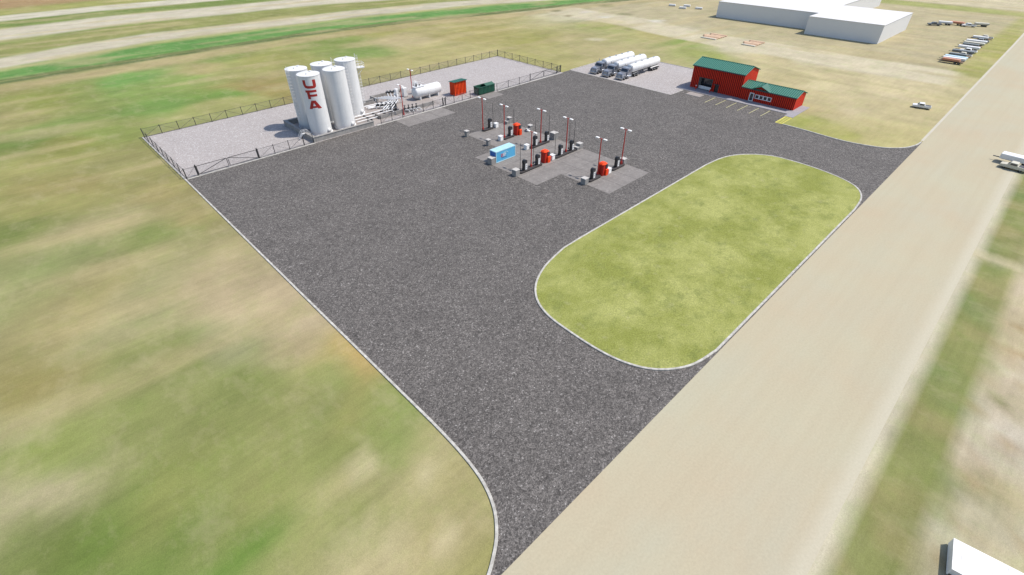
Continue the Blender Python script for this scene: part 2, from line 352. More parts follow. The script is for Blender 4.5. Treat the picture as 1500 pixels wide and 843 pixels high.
# verge right of the pale road
lo = np.full(len(PX), -11.); band([-300,36,60,101,160,430], [-10.6]*6, [-4.6]*6, (146,150,92), .8)
g1 = vnoise(xs,ys,7,41)+.5*vnoise(xs,ys,3,42)
vm = sstep(-11.5,-9.8,jy)*sstep(-4.2,-5.4,jy)
edge = sstep(-5.7,-4.6,jy+.5*g1)*sstep(-3,-4.2,jy); 
blend(vm*sstep(.05,.35,g1)*.6, (132,148,92)); blend(vm*sstep(.05,.35,-g1)*.5, (172,158,112))
blend(sstep(-6.0,-4.7,ys+.5*g1)*sstep(0,-1,ys), (216,207,180))
m = sstep(2.2,.8,np.abs(jx-101))*sstep(-3,-5,jy)*sstep(-14,-12,jy); blend(m*.8, (214,202,165))
# verge edge strip left of far road and field past the side track
m = sstep(-4,4,jx-234)*sstep(14.5,16.2,jy)*sstep(23.5,20.5,jy)*sstep(4,-4,jx-385); blend(m*.75, (178,176,104))
# brown dug streaks and weeds bottom right
for (x,y,a,l,w,c) in [(57.5,-13.6,-55,2.6,.45,(150,128,84)),(52.6,-13.2,-60,1.5,.35,(138,128,76)),(49.6,-13.5,-60,1.6,.4,(112,132,70)),(51.4,-15.2,-60,1.5,.35,(140,138,84)),(47.5,-16.,-70,1.5,.5,(160,146,90)),
                      (70,-13,-70,2.5,.5,(176,150,108)),(76,-14,-70,2.5,.5,(170,140,100)),(83,-13,-60,2.0,.5,(160,130,90)),(66,-13.6,-65,1.6,.4,(140,140,90)),(63,-12.6,-70,1.8,.4,(186,150,110))]:
    ca, sa = math.cos(R(a)), math.sin(R(a)); dx = xs-x; dy = ys-y; u = (dx*ca+dy*sa)/l; v = (-dx*sa+dy*ca)/w
    blend(np.exp(-(u*u+v*v))*.85, c)
br = sstep(-10.4,-11.6,ys)*sstep(25,35,xs)*sstep(160,130,xs)
q1 = vnoise(xs/2.2,ys/4.5,1,71)+.5*vnoise(xs/1.2,ys/2.5,1,72); q2 = vnoise(xs/3.5,ys/5,1,73)
blend(br*sstep(.22,.45,q1)*.55, (178,148,106)); blend(br*sstep(.2,.42,-q1)*.5, (226,216,198)); blend(br*sstep(.22,.4,q2)*.45, (160,166,116))
# pale bare spots
for (x,y,r,c) in [(7,148,.9,(222,212,180)),(242,146,4,(226,220,205)),(246,168,4,(150,148,110)),(228,200,3,(132,128,92)),(213,143,2.5,(150,140,100)),(222,186,3,(150,136,100)),(186,140,4,(214,204,172)),(262,192,5,(140,142,100)),(232,170,4,(224,218,206)),(236,186,4,(222,212,196)),
                  (9,31,1.7,(216,204,160)),(7,21.5,1.6,(218,206,164)),(13,26,1.5,(214,202,158)),(10.5,19.5,1.5,(220,208,166)),(6,26,1.2,(208,196,150)),(128,190,9,(200,186,140)),(132,205,6,(190,176,128))]:
    d = np.sqrt((xs-x)**2+((ys-y)*1.2)**2)+r*.8*vnoise(xs,ys,3,51); blend(sstep(r*1.5,r*.3,d)*.75, c)
side = sstep(110, 190, xs)*sstep(120, 60, ys)
sa = vnoise(xs/16,(ys+xs*.1)/3.2,1,61)+.6*vnoise(xs/7,(ys+xs*.1)/1.9,1,62)
sb = vnoise(xs/3.4,ys/16,1,63)+.6*vnoise(xs/2.1,ys/8,1,64)
sk = sa*(1-side)+sb*side; sc = vnoise(xs/22,(ys+xs*.1)/5.,1,65)*(1-side)+vnoise(xs/5,ys/24,1,66)*side
inroad = sstep(-5.2,-4.4,ys)*sstep(14.5,13,ys)
tint *= (1+.14*sk*(1-inroad))[:,None]
tan = srgb2lin(np.array((205,188,142),float)); grn = srgb2lin(np.array((148,154,92),float))
bare = (tint.sum(1) > srgb2lin(np.array((205,196,165),float)).sum())*1.0
m1 = sstep(.05,.38,sc)*.45*(1-inroad); m2 = sstep(.12,.45,-sc)*.20*(1-inroad)*(1-bare)
tint = tint*(1-m1[:,None])+tan*m1[:,None]; tint = tint*(1-m2[:,None])+grn*m2[:,None]
tint /= KEXP
nx, ny = len(gx), len(gy)
verts = np.zeros((nx*ny,3)); verts[:,0] = xs; verts[:,1] = ys
idx = np.arange(nx*ny).reshape(nx,ny)
faces = np.stack([idx[:-1,:-1],idx[1:,:-1],idx[1:,1:],idx[:-1,1:]],-1).reshape(-1,4)
me = bpy.data.meshes.new('ground'); me.vertices.add(len(verts)); me.vertices.foreach_set('co', verts.ravel())
me.loops.add(faces.size); me.loops.foreach_set('vertex_index', faces.ravel().astype(np.int32))
me.polygons.add(len(faces)); me.polygons.foreach_set('loop_start', np.arange(0,faces.size,4,dtype=np.int32)); me.polygons.foreach_set('loop_total', np.full(len(faces),4,dtype=np.int32))
me.update(calc_edges=True)
ca = me.color_attributes.new('tint','FLOAT_COLOR','POINT'); ca.data.foreach_set('color', np.concatenate([tint,np.ones((len(tint),1))],1).astype(np.float32).ravel())
me.materials.append(M['ground']); ground = bpy.data.objects.new('ground', me); col.objects.link(ground); tag(ground, kind='structure')

def sheet(name, poly, z, m, thick=0, kind='structure'):
    import bmesh
    bm = bmesh.new(); vs = [bm.verts.new((x,y,z)) for x,y in poly]; f = bm.faces.new(vs); f.normal_update()
    if f.normal.z < 0: f.normal_flip()
    bmesh.ops.triangulate(bm, faces=bm.faces)
    me = bpy.data.meshes.new(name); bm.to_mesh(me); bm.free(); me.materials.append(m)
    o = bpy.data.objects.new(name, me); col.objects.link(o); tag(o, kind=kind); return o
def smooth_pts(p, closed=False, n=5):
    q = []; m = len(p)
    rngi = range(m if closed else m-1)
    for i in rngi:
        P = [Vector(p[(i+k-1)%m] if closed else p[min(max(i+k-1,0),m-1)]) for k in range(4)]
        for j in range(n):
            t = j/n; a = .5*((2*P[1])+(P[2]-P[0])*t+(2*P[0]-5*P[1]+4*P[2]-P[3])*t*t+(3*P[1]-3*P[2]+P[3]-P[0])*t**3); q.append((a.x,a.y))
    if not closed: q.append(tuple(p[-1]))
    return q

YE = 13.6    # north edge of the pale road
yardY = 115.2
kerbL = [(17.2,147.9),(17.2,115),(17.2,60),(17.2,40),(17.2,33)]+smooth_pts([(17.2,30),(17.05,25.5),(16.6,21.6),(15.6,18.6),(14.1,16.5),(12.4,15.1),(10.6,14.1),(8.5,13.7)],n=4)
kerbR = [(139.3,42.2),(139.0,36)]+smooth_pts([(138.4,31),(138.3,26.4),(139.4,21.4),(141.2,18),(144,15.6),(147.6,14.2),(151,13.8)],n=4)
isl = [(58.3,43.3)]+smooth_pts([(54,43.2),(48.2,41.9),(43.8,39.8),(41,37.0),(39.6,33.6),(39.2,29.5),(39.2,24.5),(39.8,20.9),(41.1,18.1),(43.2,16.0),(46.0,14.6),(50,13.9)],n=4)+smooth_pts([(103,13.9),(108.8,14.5),(112.9,16.4),(115.3,19.8),(116.7,24.8),(117.2,30),(116.6,35.4),(113.2,39.9),(108.2,42.5),(101.5,43.3)],n=4)
sheet('asphalt_yard', kerbL[1:]+[(8.5,YE),(151,YE)]+kerbR[::-1]+[(139.3,44),(148.2,44),(148.2,76.2),(140.6,76.2),(140.6,115.7),(134,115.7),(134,yardY)], .02, M['asphalt'])
sheet('gravel_yard', [(17.2,yardY-.2),(136.2,yardY-.2),(136.2,147.9),(17.2,147.9)], .03, M['gravel'])
sheet('gravel_truck_lot', [(140.6,76.2),(172.3,76.2),(172.3,112),(171,116.2),(140.6,115.6)], .03, M['gravel'])
# pale road: wide sheet out to the horizon
sheet('road', [(-900,-4.55),(3000,-4.55),(3000,YE+7),(455,15.4),(300,14.2),(152,YE),(-900,YE)], .012, M['road'])
M['shoulder'] = mat('pale_road_shoulder', C(224,216,196), .95, noise=.06, nscale=.3)
sheet('road_verge_path', [(152,13.6),(300,14.2),(455,15.4),(455,16.3),(300,14.9),(152,14.15)], .018, M['shoulder'])
# island lawn slightly domed
def lawn():
    b = MB(); n = len(isl); cx, cy = 78, 28.6
    rings = [(1.0,.12),(.97,.17),(.8,.24),(.5,.30),(.2,.33)]
    vs = []
    for s_, z in rings:
        for x, y in isl: vs.append((cx+(x-cx)*s_, cy+(y-cy)*s_, z))
    vs.append((cx,cy,.34)); fs = []
    for k in range(len(rings)-1):
        for i in range(n): fs.append((k*n+i,k*n+(i+1)%n,(k+1)*n+(i+1)%n,(k+1)*n+i))
    k = len(rings)-1
    for i in range(n): fs.append((k*n+i,k*n+(i+1)%n,len(vs)-1))
    b.add(vs, fs, True); return tag(b.build('lawn', M['lawn']), kind='structure')
lawn()
M['kerb'] = mat('weathered_kerb_concrete', (.40,.385,.35,1), .9, noise=.3, nscale=1.3, bump=.3, grime=.5)
def kerb(name, pts, closed=False, w=.32, h=.15, z0=.0, m='kerb'):
    b = MB(); n = len(pts); vs = []
    for i in range(n):
        p = Vector(pts[i]); a = Vector(pts[(i-1)%n] if closed or i else pts[0]); c = Vector(pts[(i+1)%n] if closed or i<n-1 else pts[-1])
        d = (c-a).normalized(); nn = Vector((-d.y,d.x))*w/2
        for s_, z in ((1,z0),(1,h-.02),(.85,h),(-.85,h),(-1,h-.02),(-1,z0)): vs.append((p.x+nn.x*s_,p.y+nn.y*s_,z))
    fs = []
    for i in range(n if closed else n-1):
        j = (i+1)%n
        for k in range(5): fs.append((i*6+k,j*6+k,j*6+k+1,i*6+k+1))
    if not closed: fs += [tuple(range(6)), tuple(range(6*n-6,6*n))[::-1]]
    b.add(vs, fs); return tag(b.build(name, M[m]), kind='structure')
kerb('kerb', kerbL, w=.30)
kerb('kerb', kerbR, w=.32)
kerb('kerb', isl, True, w=.30, h=.17)
kerb('kerb', [(17.6,yardY-.25),(46,yardY-.25)], w=.35, h=.10)
kerb('kerb', [(63,yardY-.25),(98,yardY-.25)], w=.35, h=.10)
kerb('kerb', [(106,yardY-.1),(134,yardY+.2)], w=.35, h=.10)
kerb('kerb', [(140.7,115.3),(140.7,76.1),(147.8,76.1)], w=.25, h=.06)
kerb('kerb', [(172.4,76.5),(172.4,112),(171,116.2),(140.8,115.8)], w=.22, h=.14)
# concrete pads under the pumps (three offset slabs) with joints
def pad(poly, z): sheet('concrete_pad', poly, z, M['pad'])
pad([(75.4,81.8),(89.4,81.8),(89.4,92.3),(87.2,93.8),(75.6,93.8)], .040)
pad([(67.7,62.4),(75.2,62.4),(75.2,81.8),(67.9,81.8)], .036)
pad([(75.2,49.8),(89.2,49.8),(89.4,81.8),(75.2,81.8)], .044)
pad([(68.5,108.6),(84.0,108.6),(84.0,115.0),(68.5,115.0)], .036)
pad([(98.7,111.4),(104.9,111.4),(104.9,118.7),(98.7,118.7)], .036)
M['joint'] = mat('joint_filler', C(112,106,104), .9, noise=.2)
jb = MB()
for y in (55.8,61.9,67.5,73.6,79.6): jb.box(75.3,y-.04,.045,89.2,y+.04,.050)
for x in (79.9,84.6): jb.box(x-.04,49.9,.0455,x+.04,81.8,.0495)
for y in (67.8,73.8,78): jb.box(67.9,y-.04,.037,75.1,y+.04,.042)
for x in (80,84.7): jb.box(x-.04,81.9,.041,x+.04,93.7,.0455)
for x in (73.6,78.8): jb.box(x-.04,108.7,.037,x+.04,114.9,.042)
tag(jb.build('concrete_joints', M['joint']), kind='structure')

# ------------------------------------------------------------------ tank farm
TH, TR = 14.0, 2.55
def caged_ladder(name, ang, par, r, h, plat=False):
    """ladder running up the tank shell; ang is the direction from the tank axis"""
    ca, sa = math.cos(ang), math.sin(ang)
    def P(d, t, z): return (ca*d-sa*t, sa*d+ca*t, z)
    b = MB()
    for t in (-.25,.25): b.tube([P(r+.18,t,.2),P(r+.18,t,h+1.0)], .035, 6)
    for k in range(int(h/.6)): b.tube([P(r+.18,-.25,.5+k*.6),P(r+.18,.25,.5+k*.6)], .02, 5)
    for k in range(int((h-2.5)/.75)+1):
        z = 2.6+k*.75; pts = [P(r+.18+.62*math.sin(a),.42*math.cos(a),z) for a in [PI*i/6 for i in range(7)]]; b.tube(pts, .035, 5)
    for a in (PI*.25,PI*.5,PI*.75): b.tube([P(r+.18+.62*math.sin(a),.42*math.cos(a),2.6),P(r+.18+.62*math.sin(a),.42*math.cos(a),h+.6)], .025, 5)
    return b.build(name, M['white'], par)
def make_tank():
    t = empty('storage_tank', (0,0,0))
    b = MB()
    b.lathe([(TR,.30),(TR,TH-.12)], n=72, caps=False); b.lathe([(TR+.16,0),(TR+.16,.30)], n=72, caps=False); b.lathe([(TR+.16,.30),(TR,.34)], n=72, caps=False)
    for z in (2.9,5.7,8.5,11.3): b.lathe([(TR+.012,z),(TR+.012,z+.05)], n=72, caps=False)
    b.build('shell', M['white_tank'], t)
    r_ = MB(); r_.lathe([(TR+.05,TH-.12),(TR+.05,TH)], n=72, caps=False); r_.lathe([(TR+.05,TH),(TR*.5,TH+.16),(.01,TH+.28)], n=72, caps=False)
    r_.build('roof', M['white_tank'], t)
    h = MB(); h.cyl((.9,.6,TH+.1),(.9,.6,TH+.4),.32,n=16); h.build('roof_hatch', M['white_tank'], t)
    h = MB(); h.cyl((-.8,-.9,TH+.1),(-.8,-.9,TH+.5),.12,n=10); h.build('vent', M['white_tank'], t)
    mh = MB(); mh.lathe([(.42,0),(.42,.22),(.5,.22),(.5,.3),(.01,.32)], (TR*-.0,0,0), 'y', 20, caps=False)
    o = mh.build('manhole_cover', M['white'], t); o.rotation_euler = (0,0,R(200)); 
    o.location = (TR*math.cos(R(290))*.98, TR*math.sin(R(290))*.98, 1.1)
    return t
tank = make_tank()
TS = [(50.4,120.2,'front row white storage tank bearing the tall red U F A letters',),
      (56.9,120.2,'unlettered white storage tank at the front, right beside the lettered one',),
      (50.5,126.8,'rear white storage tank standing directly behind the lettered one, caged ladder on its left',),
      (57.0,126.8,'middle tank of the three white storage tanks in the rear row',),
      (63.5,126.8,'white storage tank at the right end of the rear row, platform near its top',)]
tanks = []
for i, (x, y, l) in enumerate(TS):
    o = tank if i == 0 else copy_tree(tank); o.location = (x, y, .05); o.rotation_euler.z = 0
    tag(o, l, 'tank', 'tall white fuel storage tanks'); tanks.append(o)
caged_ladder('caged_ladder', R(-158), tanks[2], TR, TH)
caged_ladder('caged_ladder', R(-8), tanks[1], TR, TH)
caged_ladder('caged_ladder', R(-12), tanks[4], TR, TH)
caged_ladder('caged_ladder', R(-10), tanks[3], TR, TH)
pf = MB()
for zz in (11.6,):
    pf.cbox(TR+1.0,0,zz,1.9,2.0,.12)
    for t in (-1,1):
        for d in (.1,1.0,1.9): pf.tube([(TR+d,t,zz),(TR+d,t,zz+1.2)],.04,5)
        for z in (.6,1.2): pf.tube([(TR+.1,t,zz+z),(TR+1.9,t,zz+z)],.04,5)
    for z in (.6,1.2): pf.tube([(TR+1.9,-1,zz+z),(TR+1.9,1,zz+z)],.04,5)
    pf.tube([(TR+1.7,-.8,zz),(TR,-.8,zz-1.6)],.05,5); pf.tube([(TR+1.7,.8,zz),(TR,.8,zz-1.6)],.05,5)
pf = pf.build('platform', M['white'], tanks[4]); pf.rotation_euler.z = R(-14)
# U F A lettering, wrapped on the shell of the front tank
def lettering(par, r, mid_ang):
    b = MB()
    def strip(q):   # q: 4 corners (u,z) in metres, u to the reader's right
        n = 8; vs = []
        for i in range(n+1):
            for j in range(n+1):
                s, t = i/n, j/n
                u = (q[0][0]*(1-s)+q[1][0]*s)*(1-t)+(q[3][0]*(1-s)+q[2][0]*s)*t
                z = (q[0][1]*(1-s)+q[1][1]*s)*(1-t)+(q[3][1]*(1-s)+q[2][1]*s)*t
                a = mid_ang+u/r; vs.append(((r+.012)*math.cos(a),(r+.012)*math.sin(a),z))
        b.add(vs, [(i*(n+1)+j,(i+1)*(n+1)+j,(i+1)*(n+1)+j+1,i*(n+1)+j+1) for i in range(n) for j in range(n)])
    # U
    z0, z1 = 11.3, 13.2
    strip([(-1.5,z0+.8),(-.85,z0+.8),(-.85,z1),(-1.5,z1)])
    strip([(-1.2,z0+.22),(-.6,z0+.62),(-.85,z0+.8),(-1.5,z0+.8)])
    strip([(-.6,z0),(-.38,z0+.6),(-.6,z0+.62),(-1.2,z0+.22)])
    strip([(-.6,z0),(.9,z0),(.62,z0+.6),(-.38,z0+.6)])
    strip([(.9,z0),(1.35,z0+.3),(.72,z0+.7),(.62,z0+.6)])
    strip([(1.35,z0+.3),(1.45,z0+.75),(.72,z0+.75),(.72,z0+.7)])
    strip([(.72,z0+.75),(1.45,z0+.75),(1.45,z1),(.72,z1)])
    # F
    z0, z1 = 8.95, 10.95
    strip([(-1.35,z1-.52),(1.2,z1-.52),(1.2,z1),(-1.35,z1)])
    strip([(-1.05,z0),(-.4,z0),(-.4,z1-.52),(-1.05,z1-.52)])
    strip([(-.4,z0+.52),(1.15,z0+.52),(1.15,z0+1.02),(-.4,z0+1.02)])
    # A
    z0, z1 = 6.65, 8.6
    strip([(-1.35,z0),(-.62,z0),(.22,z1),(-.5,z1)])
    strip([(.72,z0),(1.6,z0),(.45,z1),(-.35,z1)])
    strip([(-.9,z0+.22),(1.1,z0+.22),(.9,z0+.66),(-.7,z0+.66)])
    return b.build('lettering', M['red_logo'], par, recalc=True)
lettering(tanks[0], TR, math.atan2(-120.2,-50.4)-R(5))

# containment walls (poured concrete, coping)
def wall_run(mb, pts, h, w=.45):
    for a, b in zip(pts[:-1], pts[1:]):
        a = Vector(a); b = Vector(b); d = (b-a).normalized(); n = Vector((-d.y,d.x))*w/2; e = d*w/2
        q = [a-n-e, b-n+e, b+n+e, a+n-e]; mb.prism([(v.x,v.y) for v in q], 0, h)
w1 = MB()
w1.box(45.9,115.25,.0,46.5,131.8,1.25); w1.box(46.5,115.25,0,62.4,115.75,1.2); w1.box(46.5,131.2,0,72.2,131.8,1.2)
w1.box(61.9,115.75,0,62.4,117.8,1.2)
cw = empty('containment_wall', (0,0,0)); tag(cw, 'low concrete containment wall around the five white storage tanks', 'wall')
w1.build('wall', M['dike'], cw, bevel=.03)
cp = MB(); cp.box(45.8,115.15,1.25,46.6,131.9,1.33); cp.box(46.62,115.15,1.2,62.5,115.85,1.28); cp.box(46.62,131.1,1.2,72.3,131.9,1.28)
cp.build('coping', M['concrete'], cw)
w2 = MB(); w2.box(66.2,118.4,0,84.0,118.9,.95); w2.box(66.2,118.9,0,66.7,121.0,.95); w2.box(74.2,135.2,0,85.8,135.7,.9); w2.box(73.6,131.9,0,74.2,135.7,.9)
tag(w2.build('retaining_wall', M['dike'], bevel=.03), 'lower brown grey retaining wall beside the pipework, inside the front fence', 'wall')
sheet('containment_floor', [(46.5,115.75),(66.4,115.75),(66.4,131.2),(46.5,131.2)], .05, M['slab'])
sheet('containment_floor', [(66.4,117.8),(86.5,117.8),(86.5,135.2),(66.4,135.2)], .046, M['slab'])
# ladder stair over the wall
st = empty('crossover_stair', (45.2,119.6,.03)); tag(st, 'pale steel crossover stair over the left containment wall', 'stair')
s_ = MB()
for y in (-.4,.4): s_.tube([(-1.3,y,0),(-.1,y,1.5),(1.6,y,1.5),(2.6,y,0)],.05,6)
s_.build('stringer', M['white'], st)
s_ = MB()
st.scale = (.8,.8,.8)
for k in range(5): s_.cbox(-1.15+k*.24,0,.2+k*.28,.25,.78,.04)
s_.cbox(.75,0,1.5,1.7,.78,.05); s_.build('tread', M['white'], st)
s_ = MB()
for y in (-.42,.42):
    s_.tube([(-1.3,y,.9),(-.1,y,2.5),(1.6,y,2.5),(2.6,y,.9)],.035,6)
    for x,z in ((-1.3,0),(-.1,1.5),(.7,1.5),(1.6,1.5)): s_.tube([(x,y,z),(x,y,z+1)],.035,6)
s_.build('handrail', M['white'], st)

# pipework: runs from the tanks to the manifold
def flange(b, p, d, r):
    p = Vector(p); d = Vector(d).normalized(); b.cyl(p-d*.06, p+d*.06, r*1.7, n=12)
pr_ = empty('pipe_run', (0,0,.05)); tag(pr_, 'bundle of long white pipes running from the tanks along the ground', 'pipes')
for k, y in enumerate((119.5,121.4,123.4)):
    b = MB(); z = .45; xe = 71.0+k*.9
    b.tube([(60.0 if y<123.6 else 66.2,y,z),(xe,y,z),(xe+.6,y+.8,z)], .11, 10)
    for x in (62.5,66.5,70): flange(b, (x,y,z), (1,0,0), .13)
    b.build('pipe', M['pipe'], pr_)
for x in (64.2,67,69.5): b = MB(); b.cbox(x,121.4,0,.18,4.6,.33); b.build('support', M['dark'], pr_)
mf = empty('pipe_manifold', (0,0,.05)); tag(mf, 'tangled white pipe manifold with black valves, right of the tanks', 'pipes')
VP = [(78.7,134.2),(79.6,133.9),(80.4,133.3),(81.4,132.7)]
EP = [(69.9,122.7),(70.5,122.2),(71.1,121.8),(71.9,121.4)]
for k in range(4):                                   # diagonal runs from the valves to the pump
    (x0,y0),(x1,y1) = VP[k], EP[k]; mx = 75.4+k*.55; my = 127.4-k*.35
    b = MB(); b.tube([(x0,y0,.3),(x0,y0,.9),(mx,my,.9),(x1,y1,.9),(x1,y1,.2)], .12, 10)
    flange(b, ((x0+mx)/2,(y0+my)/2,.9), (mx-x0,my-y0,0), .11); flange(b, ((x1+mx)/2,(y1+my)/2,.9), (x1-mx,y1-my,0), .11)
    b.build('pipe', M['pipe'], mf)
    v = MB(); v.cbox(x0,y0,.9,.8,.6,.4); v.cyl((x0,y0,1.3),(x0,y0,1.5),.06); v.lathe([(.30,1.5),(.30,1.55)],(x0,y0,0),n=14); v.build('valve', M['black'], mf)
for k in range(4):                                   # crossing runs
    x0 = 73.0+k*.9; y0 = 131.6-k*.15
    b = MB(); b.tube([(x0,y0,.35),(x0,y0,1.25),(x0+3.2,y0-5.2,1.25),(x0+3.2,y0-5.2,.3)], .11, 10); b.build('pipe', M['pipe'], mf)
for k in range(3):                                   # return runs to the lower right
    x0 = 80.2-k*.9; y0 = 130.6+k*.2
    b = MB(); b.tube([(x0,y0,.6),(x0-4.6,y0-3.4,.6),(x0-7.4,y0-3.2,.6)], .11, 10); b.build('pipe', M['pipe'], mf)
for k in range(5):
    x0 = 70.6+k*.95; y0 = 126.6-k*.7
    v = MB(); v.cbox(x0,y0,.35,.9,.42,.75); v.cyl((x0,y0,1.1),(x0,y0,1.5),.07); v.lathe([(.34,1.48),(.34,1.54)],(x0,y0,0),n=14); v.build('valve', M['black'], mf)
    b = MB(); b.tube([(x0-.9,y0+.5,.5),(x0-2.4,y0+1.3,.5),(x0-2.4,y0+1.3,.05)], .14, 8); b.build('pipe', M['pipe'], mf)
for k in range(3):
    b = MB(); b.tube([(67.8,127.0+k*1.1,.5),(74.5,127.0+k*1.1-.6,.5),(75.6,127.0+k*1.1-1.8,.9)], .14, 8); b.build('pipe', M['pipe'], mf)
pu = empty('pump_skid', (72.6,121.9,.05), R(-35)); tag(pu, 'dark pump skid on the ground at the near end of the white manifold', 'pump')
b = MB(); b.box(-1.5,-.8,0,1.5,.8,.25); b.build('skid_base', M['dark'], pu)
for x in (-.8,.7):
    b = MB(); b.lathe([(.3,-.6),(.38,-.5),(.38,.3),(.3,.4)],(x,0,.65),'y',16); b.build('motor', M['dark'], pu)
    b = MB(); b.lathe([(.42,.4),(.42,.7)],(x,0,.65),'y',16); b.cyl((x,.55,.9),(x,.55,1.4),.12); b.build('pump_casing', M['black'], pu)
# valve cluster by the fence
vc = empty('loading_valve_cluster', (75.6,117.5,.05)); tag(vc, 'cluster of white hoses and black loading valves beside the front fence', 'pipes')
for k in range(4):
    x = -1.6+k*1.1; y = .7-.25*k
    b = MB(); b.tube([(x,y+.9,.4),(x,y-.5,.9),(x+.5,y-1.0,.9),(x+.7,y-1.3,.35)], .15, 9); b.build('pipe', M['pipe'], vc)
    b = MB(); b.cbox(x,y,.85,.4,.55,.45); b.cyl((x,y,1.3),(x,y,1.9),.11); b.lathe([(.28,1.86),(.28,1.94)],(x,y,0),n=12); b.build('valve', M['black'], vc)

# horizontal tank on saddles
ht = empty('horizontal_tank', (82.2,125.6,.05)); tag(ht, 'white horizontal fuel tank lying on saddles inside the fenced yard', 'tank')
b = MB(); r = 1.55; b.lathe([(.02,0),(r*.5,.06),(r*.85,.2),(r,.5),(r,8.9),(r*.85,9.2),(r*.5,9.34),(.02,9.4)],(0,0,1.95),'x',40,caps=False); b.build('shell', M['white_tank'], ht)
for x in (1.5,4.7,7.9):
    b = MB(); b.prism([(-1.35,0),(1.35,0),(1.35,1.0),(.9,.72),(0,.5),(-.9,.72),(-1.35,1.0)], x-.15, x+.15, 'x'); b.build('saddle', M['white'], ht)
b = MB(); b.cbox(1.9,0,3.5,3.4,1.6,.1)
for x in (.3,1.9,3.5):
    for y in (-.8,.8): b.tube([(x,y,3.5),(x,y,4.5)],.03,5)
for y in (-.8,.8): b.tube([(.3,y,4.5),(3.5,y,4.5)],.03,5)
b.build('platform', M['pipe'], ht)
b = MB(); b.cyl((1.2,0,3.6),(1.2,0,4.4),.25,n=14); b.build('nozzle', M['dark'], ht)
b = MB(); b.cyl((2.5,.2,3.6),(2.5,.2,4.1),.18,n=12); b.build('vent', M['dark'], ht)
hr = empty('hose_reel', (86.4,130.4,.05)); tag(hr, 'round white hose reel on a post behind the horizontal tank', 'hose reel')
b = MB(); b.lathe([(.35,-.3),(.35,.3)],(0,0,2.9),'y',18); b.build('drum', M['dark'], hr)
b = MB(); b.lathe([(.75,-.36),(.8,-.32),(.75,-.28)],(0,0,2.9),'y',24); b.lathe([(.75,.28),(.8,.32),(.75,.36)],(0,0,2.9),'y',24); b.build('rim', M['white'], hr)
b = MB(); b.cbox(0,0,0,.3,.3,2.7); b.cbox(0,0,0,1.2,1.2,.15); b.build('post', M['white'], hr)
for (x,y,l,w) in [(79.9,131.0,'narrower pinkish grey upright equipment cabinet left of the wide one',.95),(82.3,130.4,'wider white upright equipment cabinet by the horizontal tank end',1.35)]:
    c = empty('equipment_cabinet', (x,y,.05)); tag(c, l, 'cabinet')
    b = MB(); b.rbox(-w/2,-.5,.15,w/2,.5,2.55,.05); b.build('body', M['white'], c)
    b = MB(); b.box(-w/2+.08,-.53,.3,w/2-.08,-.5,2.35); b.build('door', M['white'], c)
    b = MB(); b.box(-w/2-.05,-.55,0,w/2+.05,.55,.14); b.build('plinth', M['concrete'], c)
    b = MB(); b.box(w/2-.25,-.57,1.2,w/2-.2,-.53,1.5); b.build('handle', M['dark'], c)

# ------------------------------------------------------------------ orange shed and green bin in the yard
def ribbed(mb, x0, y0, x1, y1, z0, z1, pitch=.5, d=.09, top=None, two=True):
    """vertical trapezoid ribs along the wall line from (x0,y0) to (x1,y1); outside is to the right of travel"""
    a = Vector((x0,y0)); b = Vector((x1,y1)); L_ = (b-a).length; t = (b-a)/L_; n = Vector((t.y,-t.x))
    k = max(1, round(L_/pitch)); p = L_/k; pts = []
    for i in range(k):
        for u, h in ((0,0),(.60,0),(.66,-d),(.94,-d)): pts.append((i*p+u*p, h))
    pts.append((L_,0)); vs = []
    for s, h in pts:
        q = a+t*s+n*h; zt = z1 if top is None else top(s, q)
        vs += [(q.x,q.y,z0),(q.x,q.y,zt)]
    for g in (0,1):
        mb.m = g if two else 0  # second slot: recess faces, with their shade painted in as a darker colour
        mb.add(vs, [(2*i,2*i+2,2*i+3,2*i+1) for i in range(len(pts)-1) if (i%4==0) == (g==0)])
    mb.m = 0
sh = empty('storage_shed', (93.2,120.2,.05)); tag(sh, 'bright orange ribbed metal storage shed with green roof in gravel yard', 'shed')
W_, D_, H1, H2 = 4.4, 2.4, 3.85, 3.65
b = MB(); tp = lambda s,q: H1-(q.y/D_)*(H1-H2)
ribbed(b,0,0,W_,0,0,H1,.55,.12); ribbed(b,W_,0,W_,D_,0,H1,.5,.1,tp); ribbed(b,W_,D_,0,D_,0,H2,.55,.1); ribbed(b,0,D_,0,0,0,H1,.5,.12,tp)
b.build('wall', [M['orange_wall'],M['orange_groove_shade']], sh, recalc=False)
b = MB(); b.prism([(-.25,H1+.02),(D_+.2,H2),(D_+.2,H2+.1),(-.25,H1+.12)], -.2, W_+.2, 'x'); rf = b.build('roof', M['green_roof'], sh)
b = MB()
for k in range(10): x = -.15+k*.52; b.prism([(-.26,H1+.12),(D_+.21,H2+.1),(D_+.21,H2+.16),(-.26,H1+.18)], x, x+.09, 'x')
b.build('roof_seam', M['green_seam'], rf)
b = MB(); b.box(.5,-.15,0,.55,-.12,2.3); b.box(1.75,-.15,0,1.8,-.12,2.3); b.box(.5,-.15,2.3,1.8,-.12,2.36); b.build('door_frame', M['red_wall'], sh)
gb = empty('waste_bin', (98.8,115.7,.05)); tag(gb, 'dark green open top steel waste bin on a concrete pad', 'waste bin')
L1, D1, HB = 6.3, 2.4, 2.1
b = MB()
b.box(0,0,.15,L1,D1,.3)
for (x0,y0,x1,y1) in ((0,0,L1,.08),(0,D1-.08,L1,D1),(0,.08,.08,D1-.08),(L1-.08,.08,L1,D1-.08)): b.box(x0,y0,.3,x1,y1,HB)
b.build('body', M['green_box'], gb)
b = MB()
